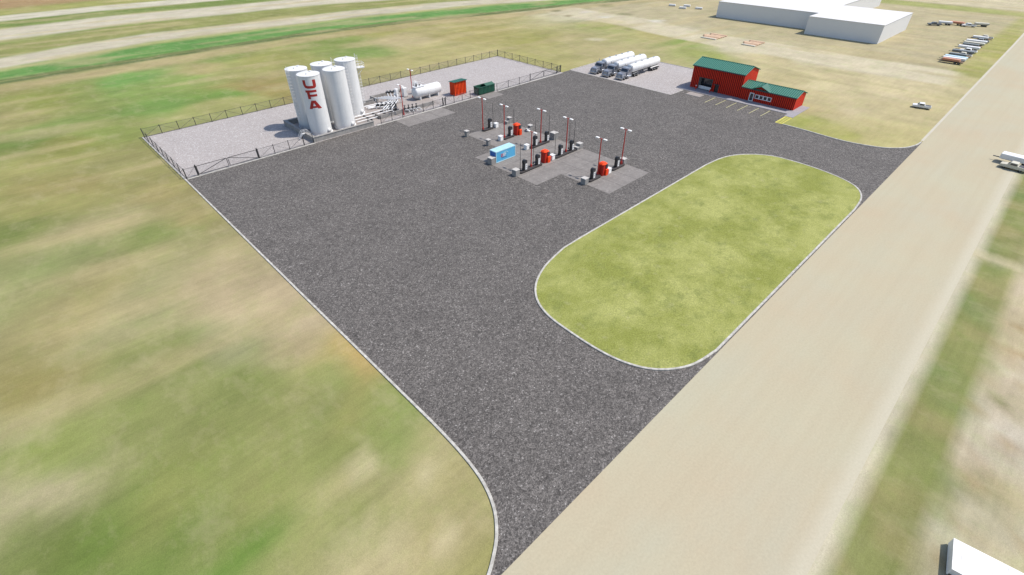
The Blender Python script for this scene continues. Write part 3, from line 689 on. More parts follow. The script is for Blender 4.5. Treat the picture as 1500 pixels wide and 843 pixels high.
for k in range(12): x = .05+k*(L1-.2)/11; b.box(x,-.10,.15,x+.1,0,HB-.1); b.box(x,D1,.15,x+.1,D1+.1,HB-.1)
for k in range(5): y = .1+k*(D1-.3)/4; b.box(-.1,y,.15,0,y+.1,HB-.1); b.box(L1,y,.15,L1+.1,y+.1,HB-.1)
b.build('rib', M['green_box'], gb)
b = MB(); b.box(-.14,-.14,HB,L1+.14,.02,HB+.14); b.box(-.14,D1-.02,HB,L1+.14,D1+.14,HB+.14); b.box(-.14,.02,HB,.02,D1-.02,HB+.14); b.box(L1-.02,.02,HB,L1+.14,D1-.02,HB+.14)
b.build('rim', M['green_box'], gb)
b = MB()
b.add([(2.9,.1,HB+.16),(L1-.1,.1,HB+.16),(L1-.1,D1/2,HB+.62),(2.9,D1/2,HB+.62),(2.9,D1-.1,HB+.16),(L1-.1,D1-.1,HB+.16)],[(0,1,2,3),(3,2,5,4),(0,3,4),(1,5,2)])
b.build('lid', M['green_box'], gb)

# ------------------------------------------------------------------ fences and gates
def fence(label, a, b, nb, zz=.03, braces=1, name='chain_link_fence', flip=False):
    a = Vector((a[0],a[1],0)); b = Vector((b[0],b[1],0)); L_ = (b-a).length; ang = math.atan2(b.y-a.y,b.x-a.x)
    f = empty(name, (a.x,a.y,zz), ang); tag(f, label, 'fence'); H = 2.05; s = L_/nb
    proto = None
    for k in range(nb+1):
        if proto is None:
            p = MB(); p.cyl((0,0,0),(0,0,H+.15),.075,n=8); p.lathe([(.09,H+.15),(.05,H+.22),(.01,H+.24)],n=8); proto = p.build('post', M['fence'], f)
        else: q = proto.copy(); col.objects.link(q); q.parent = f; q.location = (k*s,0,0)
    r_ = MB(); r_.cyl((0,0,H),(L_,0,H),.034,n=6); r_.cyl((0,0,.12),(L_,0,.12),.04,n=6); r_.build('rail', M['fence'], f)
    if braces:
        d = MB()
        for k in range(nb):
            up = (k%2==0) ^ flip
            d.cyl((k*s,0,.12 if up else H),((k+1)*s,0,H if up else .12),.028,n=5)
        d.build('brace', M['fence'], f)
    m = MB(); m.quad((0,0,.05),(L_,0,.05),(L_,0,H),(0,0,H)); m.build('mesh_panel', M['mesh'], f, recalc=False)
    return f
fence('long chain link fence along the back edge of the gravel yard', (17.6,147.6), (136.1,147.9), 30)
fence('chain link fence on the left side of the gravel yard, above the kerb', (17.55,147.5), (17.55,115.4), 8, flip=True)
fence('chain link fence closing the right end of the gravel yard', (136.15,147.8), (136.15,116.6), 8)
fence('short chain link fence bay between left corner and the wide gate', (17.6,115.25), (19.75,115.25), 1)
fence('chain link fence between the wide gate and the storage tanks', (32.8,115.3), (43.4,115.4), 3)
fence('very short chain link fence panel touching the containment wall', (43.5,115.4), (45.8,115.4), 1, braces=0)
fence('chain link fence in front of the pipework and cabinets', (64.6,115.4), (84.9,115.5), 6)
fence('chain link fence in front of the orange shed', (86.0,115.5), (98.2,115.6), 4, flip=True)
fence('chain link fence right of the green waste bin', (105.9,115.6), (120.7,115.8), 3)
def gate(label, x0, x1, y, leaves=2):
    g = empty('swing_gate', (x0,y,.03)); tag(g, label, 'gate'); L_ = x1-x0; H = 2.05
    for x in (0,L_):
        p = MB(); p.cyl((x,0,0),(x,0,H+.35),.11,n=10); p.build('gate_post', M['fence'], g)
    for k in range(leaves):
        a = k*L_/leaves+.15; c = (k+1)*L_/leaves-.12
        lf = MB()
        for p, q in (((a,.25),(c,.25)),((a,H),(c,H)),((a,.25),(a,H)),((c,.25),(c,H)),(((a,.25),(c,H)) if k==0 else ((a,H),(c,.25))), ((a,H*.55),(a+.01,H*.56))):
            lf.cyl((p[0],0,p[1]),(q[0],0,q[1]),.065,n=6)
        o = lf.build('gate_leaf', M['fence'], g)
        m = MB(); m.quad((a,0,.25),(c,0,.25),(c,0,H),(a,0,H)); m.build('mesh_panel', M['mesh'], o, recalc=False)
    return g
gate('wide double swing gate in the front fence near the left corner', 19.9, 32.6, 115.25)
gate('double swing gate in the front fence at the right end of the yard', 120.8, 133.8, 115.9)
gate('narrow chain link gate between two posts in front of the horizontal tank', 84.95, 85.95, 115.5, 1)
gate('short side gate beside the parked tanker lot, at the yard corner', 134.1, 136.0, 116.1, 1)

# ------------------------------------------------------------------ fuel islands
def island(x0, x1, y0, label):
    b = MB(); y1 = y0+1.15
    n = 6; pts = []
    for i in range(n+1): a = -PI/2+PI*i/n; pts.append((x1-.55+.55*math.cos(a), (y0+y1)/2+.575*math.sin(a)))
    for i in range(n+1): a = PI/2+PI*i/n; pts.append((x0+.55+.55*math.cos(a), (y0+y1)/2+.575*math.sin(a)))
    b.prism(pts, .03, .40)
    return tag(b.build('pump_island', M['island'], bevel=.02), label, 'pump island', 'raised dark pump islands')
ISL = {'A':(79.8,83.4,92.2),'B':(79.5,83.4,84.6),'C':(80.4,87.0,76.1),'D':(80.2,87.7,68.3),'E':(68.9,75.9,68.2),'F':(76.2,80.2,55.5),'G':(84.1,88.7,55.5)}
wh = {'A':'farthest back, near the green waste bin','B':'second row back, left of the tall red kiosk','C':'right of the light blue container','D':'front right of the middle pair, with two pumps','E':'nearest the light blue container front, leftmost with two pumps','F':'nearest the camera, left of its red kiosk','G':'nearest the lawn, at the right end of the front row'}
for k, (x0,x1,y) in ISL.items(): island(x0,x1,y,'dark raised pump island '+wh[k])
def make_dispenser():
    t = empty('fuel_dispenser', (0,0,0))
    b = MB(); b.rbox(-.45,-.30,0,.45,.30,1.55,.04); b.build('cabinet', M['black'], t)
    b = MB(); pts = [(-.48,1.55),(.48,1.55)]+[(.48*math.cos(PI*i/10),1.95+.34*math.sin(PI*i/10)) for i in range(11)]
    b.prism(pts, -.32, .32, 'y'); hd = b.build('head', M['black'], t)
    b = MB(); b.box(-.25,-.335,1.62,.25,-.322,1.95); b.build('screen', M['glass'], hd)
    b = MB(); b.box(-.08,-.36,.12,.47,-.302,1.42); b.box(.452,-.28,.15,.47,.28,1.4); pn = b.build('front_panel', M['white'], t)
    b = MB(); b.box(.12,-.375,.55,.28,-.361,.68); b.box(.12,-.375,1.0,.30,-.361,1.12); b.build('keypad', M['dark'], pn)
    b = MB(); b.tube([(-.5,-.15,1.5),(-.62,-.25,1.1),(-.66,-.28,.5),(-.58,-.25,.2),(-.5,-.2,.6),(-.47,-.2,1.0)],.035,6); b.build('hose', M['black'], t)
    b = MB(); b.box(-.52,-.26,.95,-.45,-.12,1.25); b.build('nozzle', M['dark'], t)
    return t
disp = make_dispenser(); first = True
DP = [(82.4,92.8,'fuel dispenser on the farthest back island'),(82.2,85.2,'fuel dispenser left of the rearmost tall red kiosk'),
      (82.1,76.7,'fuel dispenser on the left of the island right of the blue container'),(86.1,76.7,'fuel dispenser beside the large dark grey block'),
      (82.2,68.9,'fuel dispenser between a white box and lamp post, middle row'),(86.1,68.9,'fuel dispenser at the right end of the middle row'),
      (70.6,68.8,'fuel dispenser nearest the front left grey block'),(74.6,68.8,'fuel dispenser just left of the middle red kiosk'),
      (77.7,56.1,'fuel dispenser left of the nearest red kiosk'),(86.0,56.1,'fuel dispenser at the right end of the nearest row')]
for i, (x,y,l) in enumerate(DP):
    o = disp if i == 0 else copy_tree(disp); o.location = (x,y,.40); tag(o, 'black and white '+l, 'fuel pump', 'black and white fuel dispensers')
def make_lamp():
    t = empty('lamp_post', (0,0,0))
    b = MB(); b.cyl((0,0,0),(0,0,.5),.24,n=12); b.build('footing', M['red_pole'], t)
    b = MB(); b.cyl((0,0,.5),(0,0,7.7),.13,.10,n=10); b.cyl((0,-.55,7.62),(0,.55,7.62),.05,n=8); b.build('pole', M['red_pole'], t)
    for s in (-1,1):
        b = MB(); b.rbox(-.22,s*.95-.42,7.58,.22,s*.95+.42,7.74,.05); h = b.build('lamp_head', M['lamp'], t)
    return t
lamp = make_lamp()
LP = [(80.2,93.0,.40,'on the farthest back pump island',0),(80.3,85.3,.40,'on the second back island, left of its dispenser',0),(84.3,77.0,.40,'between the two pumps right of the blue container',0),
      (84.4,69.1,.40,'between the two pumps of the right middle island',0),(72.8,69.0,.40,'between the two pumps of the left middle island',0),(80.1,56.6,.40,'behind the nearest red kiosk',0),(87.9,56.2,.40,'at the right end of the front island, nearest the lawn',0),
      (72.7,117.0,.05,'just inside the front fence by the pipework',0),(83.6,128.2,.05,'behind the horizontal tank near the cabinets',0)]
for i, (x,y,z,l,_) in enumerate(LP):
    o = lamp if i == 0 else copy_tree(lamp); o.location = (x,y,z); tag(o, 'red twin headed lamp post '+l, 'lamp post', 'red twin headed lamp posts')
def make_mast():
    t = empty('hose_mast', (0,0,0))
    b = MB(); b.cyl((0,0,0),(0,0,.35),.14,n=10); b.build('base', M['black'], t)
    b = MB(); b.cyl((0,0,.35),(0,0,6.0),.055,.035,n=8); b.build('pole', M['black'], t)
    return t
mast = make_mast()
MS = [(83.3,92.6,'on the farthest back island, right of its dispenser'),(84.6,86.4,'behind the rearmost red kiosk'),(82.9,77.4,'behind the left pump of the island right of the blue container'),(87.2,77.0,'beside the large grey block at the back right'),
      (80.7,69.2,'left end of the right middle island, by the white box'),(87.7,69.6,'right end of the right middle island'),(69.7,69.2,'at the left end of the front left island'),(74.1,69.6,'behind the pump next to the middle red kiosk'),(86.0,69.7,'close behind the right pump of the right middle island')]
for i, (x,y,l) in enumerate(MS):
    o = mast if i == 0 else copy_tree(mast); o.location = (x,y,.04 if i in (1,) else .40); tag(o, 'thin black pole standing '+l, 'pole', 'thin black hose poles')
def make_kiosk():
    t = empty('payment_kiosk', (0,0,0)); n = 10; r = .78
    b = MB(); b.rbox(-.72,-.66,0,.72,.66,2.5,.22); b.build('body', M['red_box'], t)
    b = MB(); b.rbox(-.82,-.76,2.503,.82,.76,2.68,.24); b.rbox(-.5,-.45,2.68,.5,.45,2.8,.1); b.build('roof', M['orange_wall'], t)
    b = MB(); b.rbox(.10,-1.0,0,.95,-.35,1.35,.05); b.build('pedestal', M['orange_wall'], t)
    b = MB(); b.box(.25,-.80,1.5,.85,-.55,2.3); b.build('recess', M['dark'], t)
    return t
kiosk = make_kiosk()
for i, (x,y,l) in enumerate([(84.5,85.3,'at the back, right of the single pump'),(77.3,69.2,'in the middle, between two pump islands'),(81.2,56.3,'nearest the camera, left of a small white box')]):
    o = kiosk if i == 0 else copy_tree(kiosk); o.location = (x,y,.046); tag(o, 'tall bright red payment kiosk '+l, 'kiosk', 'bright red payment kiosks')
def make_box():
    t = empty('utility_box', (0,0,0))
    b = MB(); b.rbox(-.5,-.45,.02,.5,.45,1.05,.05); b.build('body', M['white'], t)
    b = MB(); b.rbox(-.55,-.5,1.05,.55,.5,1.15,.03); b.build('lid', M['white'], t)
    b = MB(); b.box(-.4,-.465,.12,.4,-.451,.95); b.build('door', M['lamp'], t)
    return t
ub = make_box()
for i, (x,y,l) in enumerate([(84.2,92.5,'at the right end of the farthest back island'),(79.0,85.2,'left of the single pump behind the blue container'),(79.6,77.0,'right of the blue container, at the left end of its island'),(79.5,68.9,'between the middle red kiosk and a pump'),(82.8,55.8,'right of the nearest red kiosk')]):
    o = ub if i == 0 else copy_tree(ub); o.location = (x,y,.046); tag(o, 'small white utility box '+l, 'utility box', 'small white utility boxes')
def block(x, y, w, h, step, label, lid):
    t = empty('concrete_block', (x,y,.046 if y<82 else .042)); tag(t, label, 'concrete block', 'grey concrete blocks at the row ends')
    b = MB(); b.rbox(0,0,0,w,w,h,.06); b.build('body', M['concrete'], t)
    b = MB(); e = .12 if lid else .02; b.rbox(-e,-e,h+.003,w+e,w+e,h+.12,.03); b.build('cap', M['light_concrete'], t)
    if step:
        b = MB(); b.rbox(-.85,.02,0,-.02,w-.02,h*.5,.05); b.build('step', M['concrete'], t)
        b = MB(); b.rbox(-.87,.0,h*.5+.003,-.01,w,h*.5+.09,.03); b.build('step_cap', M['light_concrete'], t)
block(74.4,92.5,.8,1.35,0,'narrow grey block with wide pale cap, far left corner of the back pad',1)
block(74.4,84.6,.8,1.35,0,'narrow grey block with wide pale cap, behind the left end of the blue container',1)
block(67.6,76.0,1.35,1.35,0,'wide grey concrete block against the left end of the light blue container',0)
block(67.3,68.1,1.25,1.25,0,'grey concrete block at the left end of the middle front island',0)
block(74.6,55.5,1.2,1.2,0,'grey concrete block at the left end of the row nearest the lawn',0)
block(88.4,55.9,1.2,1.15,0,'grey concrete block at the right end of the row nearest the lawn',0)
block(88.3,68.2,1.2,1.2,1,'stepped grey concrete block at the right end of the middle row',0)
block(88.3,76.2,1.5,1.5,0,'large dark sided concrete block right of the pumps beside the blue container',0)
block(88.5,84.5,.85,1.3,1,'stepped grey block with wide cap, right of the rearmost red kiosk',1)
block(88.4,92.0,.85,1.45,1,'stepped grey block with wide cap, at the far right corner of the back pad',1)

# light blue container with emblem
bc = empty('fluid_container', (69.1,76.1,.046)); tag(bc, 'light blue ribbed storage container with pale edges and a small emblem', 'container')
L2, D2, H3 = 5.9, 2.0, 2.45
b = MB(); ribbed(b,.12,.02,L2-.12,.02,.15,H3-.1,.35,-.03,None,False); b.box(.02,.06,.1,L2-.02,D2-.02,H3-.06); b.build('body', M['blue'], bc, recalc=False)
b = MB(); b.box(-.03,.15,.15,.018,D2-.15,H3-.15); b.build('door', M['blue_dark'], bc)
b = MB()
for x in (0,L2-.12):
    for y in (-.03,D2-.1): b.box(x,y,0,x+.12,y+.12,H3)
b.box(.12,-.03,0,L2-.12,.05,.14); b.box(.12,-.03,H3-.12,L2-.12,.05,H3); b.box(0,.09,H3-.12,.1,D2-.1,H3); b.box(L2-.1,.09,H3-.12,L2,D2-.1,H3)
b.build('corner_frame', M['blue_pale'], bc)
b = MB(); b.box(-.02,-.05,H3+.002,L2+.02,D2+.05,H3+.06)
for k in range(14): b.box(.2+k*.41,.02,H3+.06,.36+k*.41,D2-.02,H3+.09)
b.build('roof', M['blue_pale'], bc)
def txt(s, size, mat_, par, loc, rx=PI/2, name='lettering'):
    cu = bpy.data.curves.new('t','FONT'); cu.body = s; cu.size = size; cu.extrude = .006; cu.align_x = 'LEFT'; cu.offset = size*.02
    o = bpy.data.objects.new('t', cu); col.objects.link(o); bpy.context.view_layer.update()
    me = bpy.data.meshes.new_from_object(o); bpy.data.objects.remove(o); me.materials.clear(); me.materials.append(mat_)
    q = bpy.data.objects.new(name, me); col.objects.link(q); q.parent = par; q.location = loc; q.rotation_euler = (rx,0,0); return q
M['red_txt'] = mat('red_emblem', (.6,.05,.04,1), .5, noise=.03); M['navy'] = mat('navy_emblem', (.02,.06,.18,1), .5, noise=.03)
txt('D', .95, M['red_txt'], bc, (1.45,-.035,1.0)); txt('EF', .95, M['white'], bc, (2.08,-.035,1.0))
b = MB()
for k in range(9):
    a0 = R(20+k*14); a1 = R(20+(k+1)*14); r0 = .55
    b.add([(2.9+r0*1.2*math.cos(a0),-.04,1.35+r0*math.sin(a0)),(2.9+r0*1.2*math.cos(a1),-.04,1.35+r0*math.sin(a1)),(2.9+(r0+.13)*1.2*math.cos(a1),-.04,1.35+(r0+.13)*math.sin(a1)),(2.9+(r0+.13)*1.2*math.cos(a0),-.04,1.35+(r0+.13)*math.sin(a0))],[(0,1,2,3)])
b.build('emblem_arc', M['blue_pale'], bc)
b = MB(); b.box(1.6,-.042,.72,3.2,-.036,.80); b.build('emblem_bar', M['navy'], bc)

# ------------------------------------------------------------------ store building
bd = empty('store_building', (0,0,0)); tag(bd, 'red ribbed metal store with green roofs, tall bay and low office wing', 'building')
X0, X1, Y0, Y1, EV, RG = 152.2, 161.2, 60.2, 76.4, 6.5, 7.95; XM = (X0+X1)/2
gtop = lambda s, q: EV+(RG-EV)*(1-abs(q.x-XM)/(XM-X0))-.02 if True else EV
b = MB()
# front wall (-X side) with garage opening y 69.2..73.1 and man door y 67.0..68.2; outside is to the right of travel -> travel from Y1 to Y0 has outside -X
def wallseg(ya, yb, z0, z1, x=X0): ribbed(b, x, ya, x, yb, z0, z1, .56, .10)
wallseg(Y1,73.7,.1,EV); wallseg(73.7,69.4,3.4,EV); wallseg(69.4,68.3,.1,EV); wallseg(68.3,67.1,2.35,EV); wallseg(67.1,Y0,.1,EV)
ribbed(b, X0, Y0, X1, Y0, .1, EV, .6, .03, gtop, False); ribbed(b, X1, Y1, X0, Y1, .1, EV, .6, .09, gtop); ribbed(b, X1, Y0, X1, Y1, .1, EV, .56, .09)
b.build('wall', [M['red_wall'],M['red_groove_shade']], bd, recalc=False)
def gable_roof(x0, x1, y0, y1, ev, rg, oh, name, thick=.14):
    xm = (x0+x1)/2; sl = (rg-ev)/(xm-x0); b = MB(); e = ev-sl*oh
    for s in (0,1):
        xe = x0-oh if s==0 else x1+oh
        q = [(xe,e+.02),(xm,rg+.02),(xm,rg+.02+thick),(xe,e+.02+thick)]
        b.prism(q, y0-.25, y1+.25, 'y')
    o = b.build(name, M['green_roof'], bd)
    b = MB(); n = int((y1-y0+.5)/.58)
    for k in range(n+1):
        y = y0-.22+k*(y1-y0+.40)/n
        for s in (0,1):
            xe = x0-oh-.01 if s==0 else x1+oh+.01; zt = thick+.02
            b.prism([(xe,e+zt-.01),(xm,rg+zt-.01),(xm,rg+zt+.07),(xe,e+zt+.07)], y-.10, y+.10, 'y')
    b.build('roof_seam', M['green_seam'], o)
    b = MB(); b.prism([(xm-.22,rg+.16),(xm+.22,rg+.16),(xm,rg+.30)], y0-.27, y1+.27, 'y'); b.build('ridge_cap', M['green_roof'], o)
    b = MB(); b.box(x0-oh-.10,y0-.25,e-.08,x0-oh-.02,y1+.25,e+.14); b.build('gutter', M['dark'], o)
    return o
gable_roof(X0, X1, Y0, Y1, EV, RG, .35, 'roof')
# low wing
LX0, LX1, LY0, LY1, LEV, LRG = 151.9, 158.6, 44.6, 60.1, 3.45, 4.55; LXM = (LX0+LX1)/2
ltop = lambda s, q: LEV+(LRG-LEV)*(1-abs(q.x-LXM)/(LXM-LX0))-.02
b = MB()
def gfront(s0):   # front wall rises into a small gable between y 52 and 57
    return lambda s, q: LEV+max(0, 1-abs(q.y-54.5)/2.5)*1.0-.02
def lseg(ya, yb, z0, z1): ribbed(b, LX0, ya, LX0, yb, z0, z1, .52, .09, gfront(0) if z1 >= LEV else None)
lseg(LY1,57.3,.1,LEV); lseg(57.3,56.1,2.3,LEV); lseg(56.1,55.7,.1,LEV); lseg(55.7,51.0,2.15,LEV); lseg(51.0,LY0,.1,LEV)
ribbed(b, LX0,55.7,LX0,51.0,.1,1.1,.52,.09)
ribbed(b, LX0, LY0, LX1, LY0, .1, LEV, .6, .03, ltop, False); ribbed(b, LX1, LY0, LX1, LY1, .1, LEV, .56, .08)
b.build('wall', [M['red_wall'],M['red_groove_shade']], bd, recalc=False)
gr = gable_roof(LX0, LX1, LY0, LY1-.27, LEV, LRG, .35, 'roof')
b = MB()   # dormer gable roof over the entrance, ridge along X
for s in (-1,1):
    yv = 54.5+s*2.75
    vs = [(LX0-.55,yv,LEV-.08),(LX0-.55,54.5,LEV+1.02),(LXM+.0,54.5,LRG+.16),(LXM-2.6,yv,LEV+.12)]
    top = [(x,y,z+.14) for x,y,z in vs]
    b.add(vs+top, [(0,1,2,3),(4,7,6,5),(0,4,5,1),(1,5,6,2),(2,6,7,3),(3,7,4,0)])
b.build('porch_roof', M['green_roof'], bd)
# openings
def rect_frame(mb, x, y0, y1, z0, z1, w, d): mb.box(x-d,y0,z0,x,y1,z0+w); mb.box(x-d,y0,z1-w,x,y1,z1); mb.box(x-d,y0,z0+w,x,y0+w,z1-w); mb.box(x-d,y1-w,z0+w,x,y1,z1-w)
b = MB(); b.box(X0+.25,69.4,.12,X0+.32,73.7,1.1); b.build('loading_bench', M['white'], bd)
b = MB(); b.box(X0+1.6,69.4,1.0,X0+1.7,73.7,3.4); g = b.build('garage_door', M['glass'], bd)
b = MB(); rect_frame(b, X0-.02, 69.3, 73.8, .12, 3.5, .14, .14); b.build('garage_frame', M['dark'], bd)
b = MB(); b.box(X0,69.4,.02,X0+6,73.7,.14); b.box(X0+5.9,69.2,.1,X0+6,73.9,3.5); b.box(X0+.1,73.75,.1,X0+6,73.85,3.5); b.box(X0+.1,69.25,.1,X0+6,69.35,3.5); b.box(X0+.1,69.2,3.52,X0+6,73.9,3.6); b.build('garage_interior', M['slab'], bd)
b = MB(); b.box(X0+.05,67.15,.12,X0+.15,68.25,2.3); dr = b.build('door', M['black'], bd)
b = MB(); b.box(X0+.0,67.25,1.0,X0+.05,67.32,1.2); b.build('handle', M['chrome'], dr)
b = MB(); b.box(X0-.9,66.9,2.42,X0-.1,68.5,2.52); b.build('canopy', M['dark'], bd)
b = MB(); rect_frame(b, LX0-.02, 56.05, 57.35, .12, 2.4, .2, .14); d0 = b.build('door', M['white'], bd)
b = MB(); b.box(LX0+.05,56.1,.12,LX0+.1,57.3,2.3); b.build('pane', M['glass'], d0)
for k in range(4):
    ya = 51.0+k*1.175; b = MB(); rect_frame(b, LX0-.02, ya, ya+1.165, 1.05, 2.2, .16, .12); w = b.build('window', M['white'], bd)
    b = MB(); b.box(LX0+.02,ya+.05,1.1,LX0+.06,ya+1.12,2.15); b.build('pane', M['glass'], w)
# walk, slab, bollards, lines
b = MB(); b.box(148.2,44.5,0,151.95,78.0,.13); b.box(151.95,60.2,0,152.25,78.0,.13); b.box(152.25,76.45,0,158,78.0,.13); b.box(146.0,42.3,0,158.2,44.5,.128); tag(b.build('sidewalk', M['walk'], bevel=.015), kind='structure')
b = MB(); b.box(151.95,44.5,0,158.6,60.1,.12); b.box(152.25,60.1,0,161.2,76.45,.121); tag(b.build('foundation_slab', M['concrete']), kind='structure')
sheet('delivery_slab', [(144.6,68.9),(147.6,68.9),(147.6,73.5),(144.6,73.5)], .12, M['slab'])
b = MB(); b.box(144.6,68.9,.0,147.6,73.5,.115); tag(b.build('delivery_slab_edge', M['light_concrete']), kind='structure')
for i, (x,y,l) in enumerate([(150.9,73.7,'left'),(150.9,69.0,'right')]):
    t = empty('bollard', (x,y,.13)); tag(t, 'pale red banded bollard at the %s side of the garage opening'%l, 'bollard', 'bollards guarding the garage opening')
    b = MB(); b.cyl((0,0,0),(0,0,1.0),.13,n=12); b.build('post', M['red_wall'], t)
    b = MB(); b.cyl((0,0,1.0),(0,0,1.25),.14,n=12); b.build('cap', M['white'], t)
b = MB()
for y in (65.4,62.1,58.8,55.5,52.2,49.0): b.box(141.4,y-.07,.02,147.7,y+.07,.028)
tag(b.build('parking_lines', M['pale_yellow']), kind='structure')
b = MB(); b.box(139.5,42.38,.02,146.0,42.5,.034); b.box(139.5,44.0,.02,146.0,44.2,.034); b.box(139.5,42.55,.02,139.7,44.0,.034); b.box(145.8,42.55,.02,146.0,44.0,.034)
for k in range(6):
    x = 139.9+k*1.0; b.add([(x,42.56,.034),(x+.22,42.56,.034),(x+.92,43.99,.034),(x+.7,43.99,.034)],[(0,1,2,3)])
tag(b.build('crosswalk_hatching', M['yellow'], recalc=False), kind='structure')

# ------------------------------------------------------------------ tanker trucks (front at x=0, facing -X)
def wheel(mb_t, mb_r, x, y, r=.52, w=.28):
    s = 1 if y > 0 else -1; y0 = y-w/2
    mb_t.lathe([(r*.62,0),(r*.95,.0),(r,.05),(r,w-.05),(r*.95,w),(r*.62,w)],(x,y0,r),'y',24,caps=False)
    mb_r.lathe([(.03,.03),(r*.3,.03),(r*.6,.1),(r*.62,w/2),(r*.6,w-.1),(r*.3,w-.03),(.03,w-.03)],(x,y0,r),'y',16,caps=True)
def make_tanker():
    t = empty('tanker_truck', (0,0,0)); hw = 1.3
    def part(name, m, fn, par=t, **k):
        b = MB(); fn(b); return b.build(name, M[m], par, **k)
    def hood(b):
        b.prism([(.25,.6),(.3,1.55),(.5,1.78),(2.7,1.98),(2.7,.6)], -.95, .95, 'y')
        b.prism([(.35,.62),(.4,1.25),(.9,1.42),(1.9,1.42),(2.4,1.05),(2.4,.62),(2.0,.62),(1.75,1.05),(1.1,1.05),(.85,.62)], -1.3, -.951, 'y')
        b.prism([(.35,.62),(.4,1.25),(.9,1.42),(1.9,1.42),(2.4,1.05),(2.4,.62),(2.0,.62),(1.75,1.05),(1.1,1.05),(.85,.62)], .951, 1.3, 'y')
    hd = part('hood', 'silver', hood, bevel=.05)
    part('grille', 'chrome', lambda b: [b.box(.20,-.6,.75,.26,.6,1.5)]+[b.box(.17,-.6,.8+.1*k,.2,.6,.84+.1*k) for k in range(7)], hd)
    for s in (-1,1): part('headlight', 'white', lambda b: b.box(.28,s*1.08-.14,.92,.36,s*1.08+.14,1.15), hd)
    part('bumper', 'chrome', lambda b: b.rbox(0,-1.3,.35,.3,1.3,.75,.05))
    cb = part('cab', 'silver', lambda b: (b.prism([(2.7,.6),(2.72,2.0),(3.15,2.85),(3.5,3.0),(4.75,3.0),(4.75,.6)], -1.2, 1.2, 'y')), bevel=.05)
    part('windscreen', 'glass', lambda b: b.prism([(2.715,2.02),(3.10,2.68),(3.06,2.70),(2.68,2.04)], -1.0, 1.0, 'y'), cb)
    for s in (-1,1): part('side_window', 'glass', lambda b: b.prism([(3.1,1.85),(4.2,1.85),(4.2,2.55),(3.35,2.55)], s*1.21-.012, s*1.21+.012, 'y'), cb)
    part('sun_visor', 'silver', lambda b: b.prism([(2.95,2.74),(3.3,2.95),(3.3,3.0),(2.9,2.78)], -1.05, 1.05, 'y'), cb)
    for s in (-1,1):
        part('exhaust_stack', 'chrome', lambda b: b.cyl((4.9,s*1.28,.9),(4.9,s*1.28,3.6),.09,n=10))
        part('mirror', 'chrome', lambda b: (b.box(2.95,s*1.45-.08,1.75,3.05,s*1.45+.08,2.45), b.tube([(2.98,s*1.12,2.3),(2.98,s*1.45,2.3)],.02,5)))
        part('fuel_tank', 'chrome', lambda b: b.lathe([(.05,0),(.34,.04),(.36,.1),(.36,1.7),(.34,1.76),(.05,1.8)],(3.2,s*1.02,.72),'x',16))
        part('step', 'chrome', lambda b: b.box(2.75,s*1.2-.15,.42,3.2,s*1.2+.15,.5))
    part('chassis', 'dark', lambda b: (b.box(.3,-.5,.55,8.9,-.35,.8), b.box(.3,.35,.55,8.9,.5,.8), b.cbox(7.6,0,.8,1.4,1.0,.22)))
    tt, rr = MB(), MB()
    for x in (1.42,7.0,8.3):
        for s in (-1,1):
            tt, rr = MB(), MB()
            wheel(tt, rr, x, s*(1.12 if x<2 else 1.08), .52, .3 if x<2 else .5)
            w = empty('wheel', (0,0,0)); w.parent = t
            tt.build('tyre', M['tyre'], w); rr.build('rim', M['chrome'], w)
    for s in (-1,1): part('fender', 'chrome', lambda b: b.prism([(6.1,.95),(6.5,1.16),(8.8,1.16),(9.2,.95),(9.15,.9),(8.75,1.1),(6.55,1.1),(6.15,.9)], s*1.08-.3, s*1.08+.3, 'y'))
    # trailer barrel
    L0, L1_, r = 5.3, 21.9, 1.22
    def barrel(b):
        for k in range(1,5): x = .55+k*(L1_-L0-1.1)/5; b.lathe([(r+.02,x-.04),(r+.02,x+.04)], (L0,0,2.35), 'x', 36, caps=False)
        prof = [(.02,0),(r*.55,.05),(r*.88,.22),(r,.55)]
        
        prof += [(r,L1_-L0-.55),(r*.88,L1_-L0-.22),(r*.55,L1_-L0-.05),(.02,L1_-L0)]
        b.lathe(prof, (L0,0,2.35), 'x', 36, caps=False)
    br = part('tank_barrel', 'white_tank', barrel)
    part('walkway', 'pipe', lambda b: b.box(7.0,-.3,3.55,20.5,.3,3.62), br)
    for k in range(4): x = 8.6+k*3.5; part('manway', 'chrome', lambda b: b.cyl((x,0,3.6),(x,0,3.8),.28,n=16), br)
    part('trailer_frame', 'dark', lambda b: (b.box(6.6,-.5,1.05,21.4,-.38,1.25), b.box(6.6,.38,1.05,21.4,.5,1.25), b.box(16,-1.0,.5,21.4,-.9,.6), b.box(16.2,-.5,.7,21,.5,1.0)))
    part('landing_gear', 'dark', lambda b: (b.box(10.6,-.9,.1,10.75,-.78,1.2), b.box(10.6,.78,.1,10.75,.9,1.2), b.box(10.5,-1.0,.03,10.85,-.7,.1), b.box(10.5,.7,.03,10.85,1.0,.1)))
    part('pipe_box', 'chrome', lambda b: (b.box(12.2,-1.05,.75,14.6,-.6,1.1), b.tube([(11.4,0,.95),(15.6,0,.95)],.1,8)))
    for x in (17.4,18.75,20.1):
        for s in (-1,1):
            tt, rr = MB(), MB(); wheel(tt, rr, x, s*1.08, .52, .5); w = empty('wheel', (0,0,0)); w.parent = t
            tt.build('tyre', M['tyre'], w); rr.build('rim', M['chrome'], w)
    for s in (-1,1): part('fender', 'white', lambda b: b.prism([(16.5,.95),(16.9,1.18),(20.6,1.18),(21.0,.95),(20.95,.9),(20.55,1.12),(16.95,1.12),(16.55,.9)], s*1.08-.3, s*1.08+.3, 'y'))
    part('rear_bumper', 'dark', lambda b: b.box(21.4,-1.2,.5,21.55,1.2,.7))
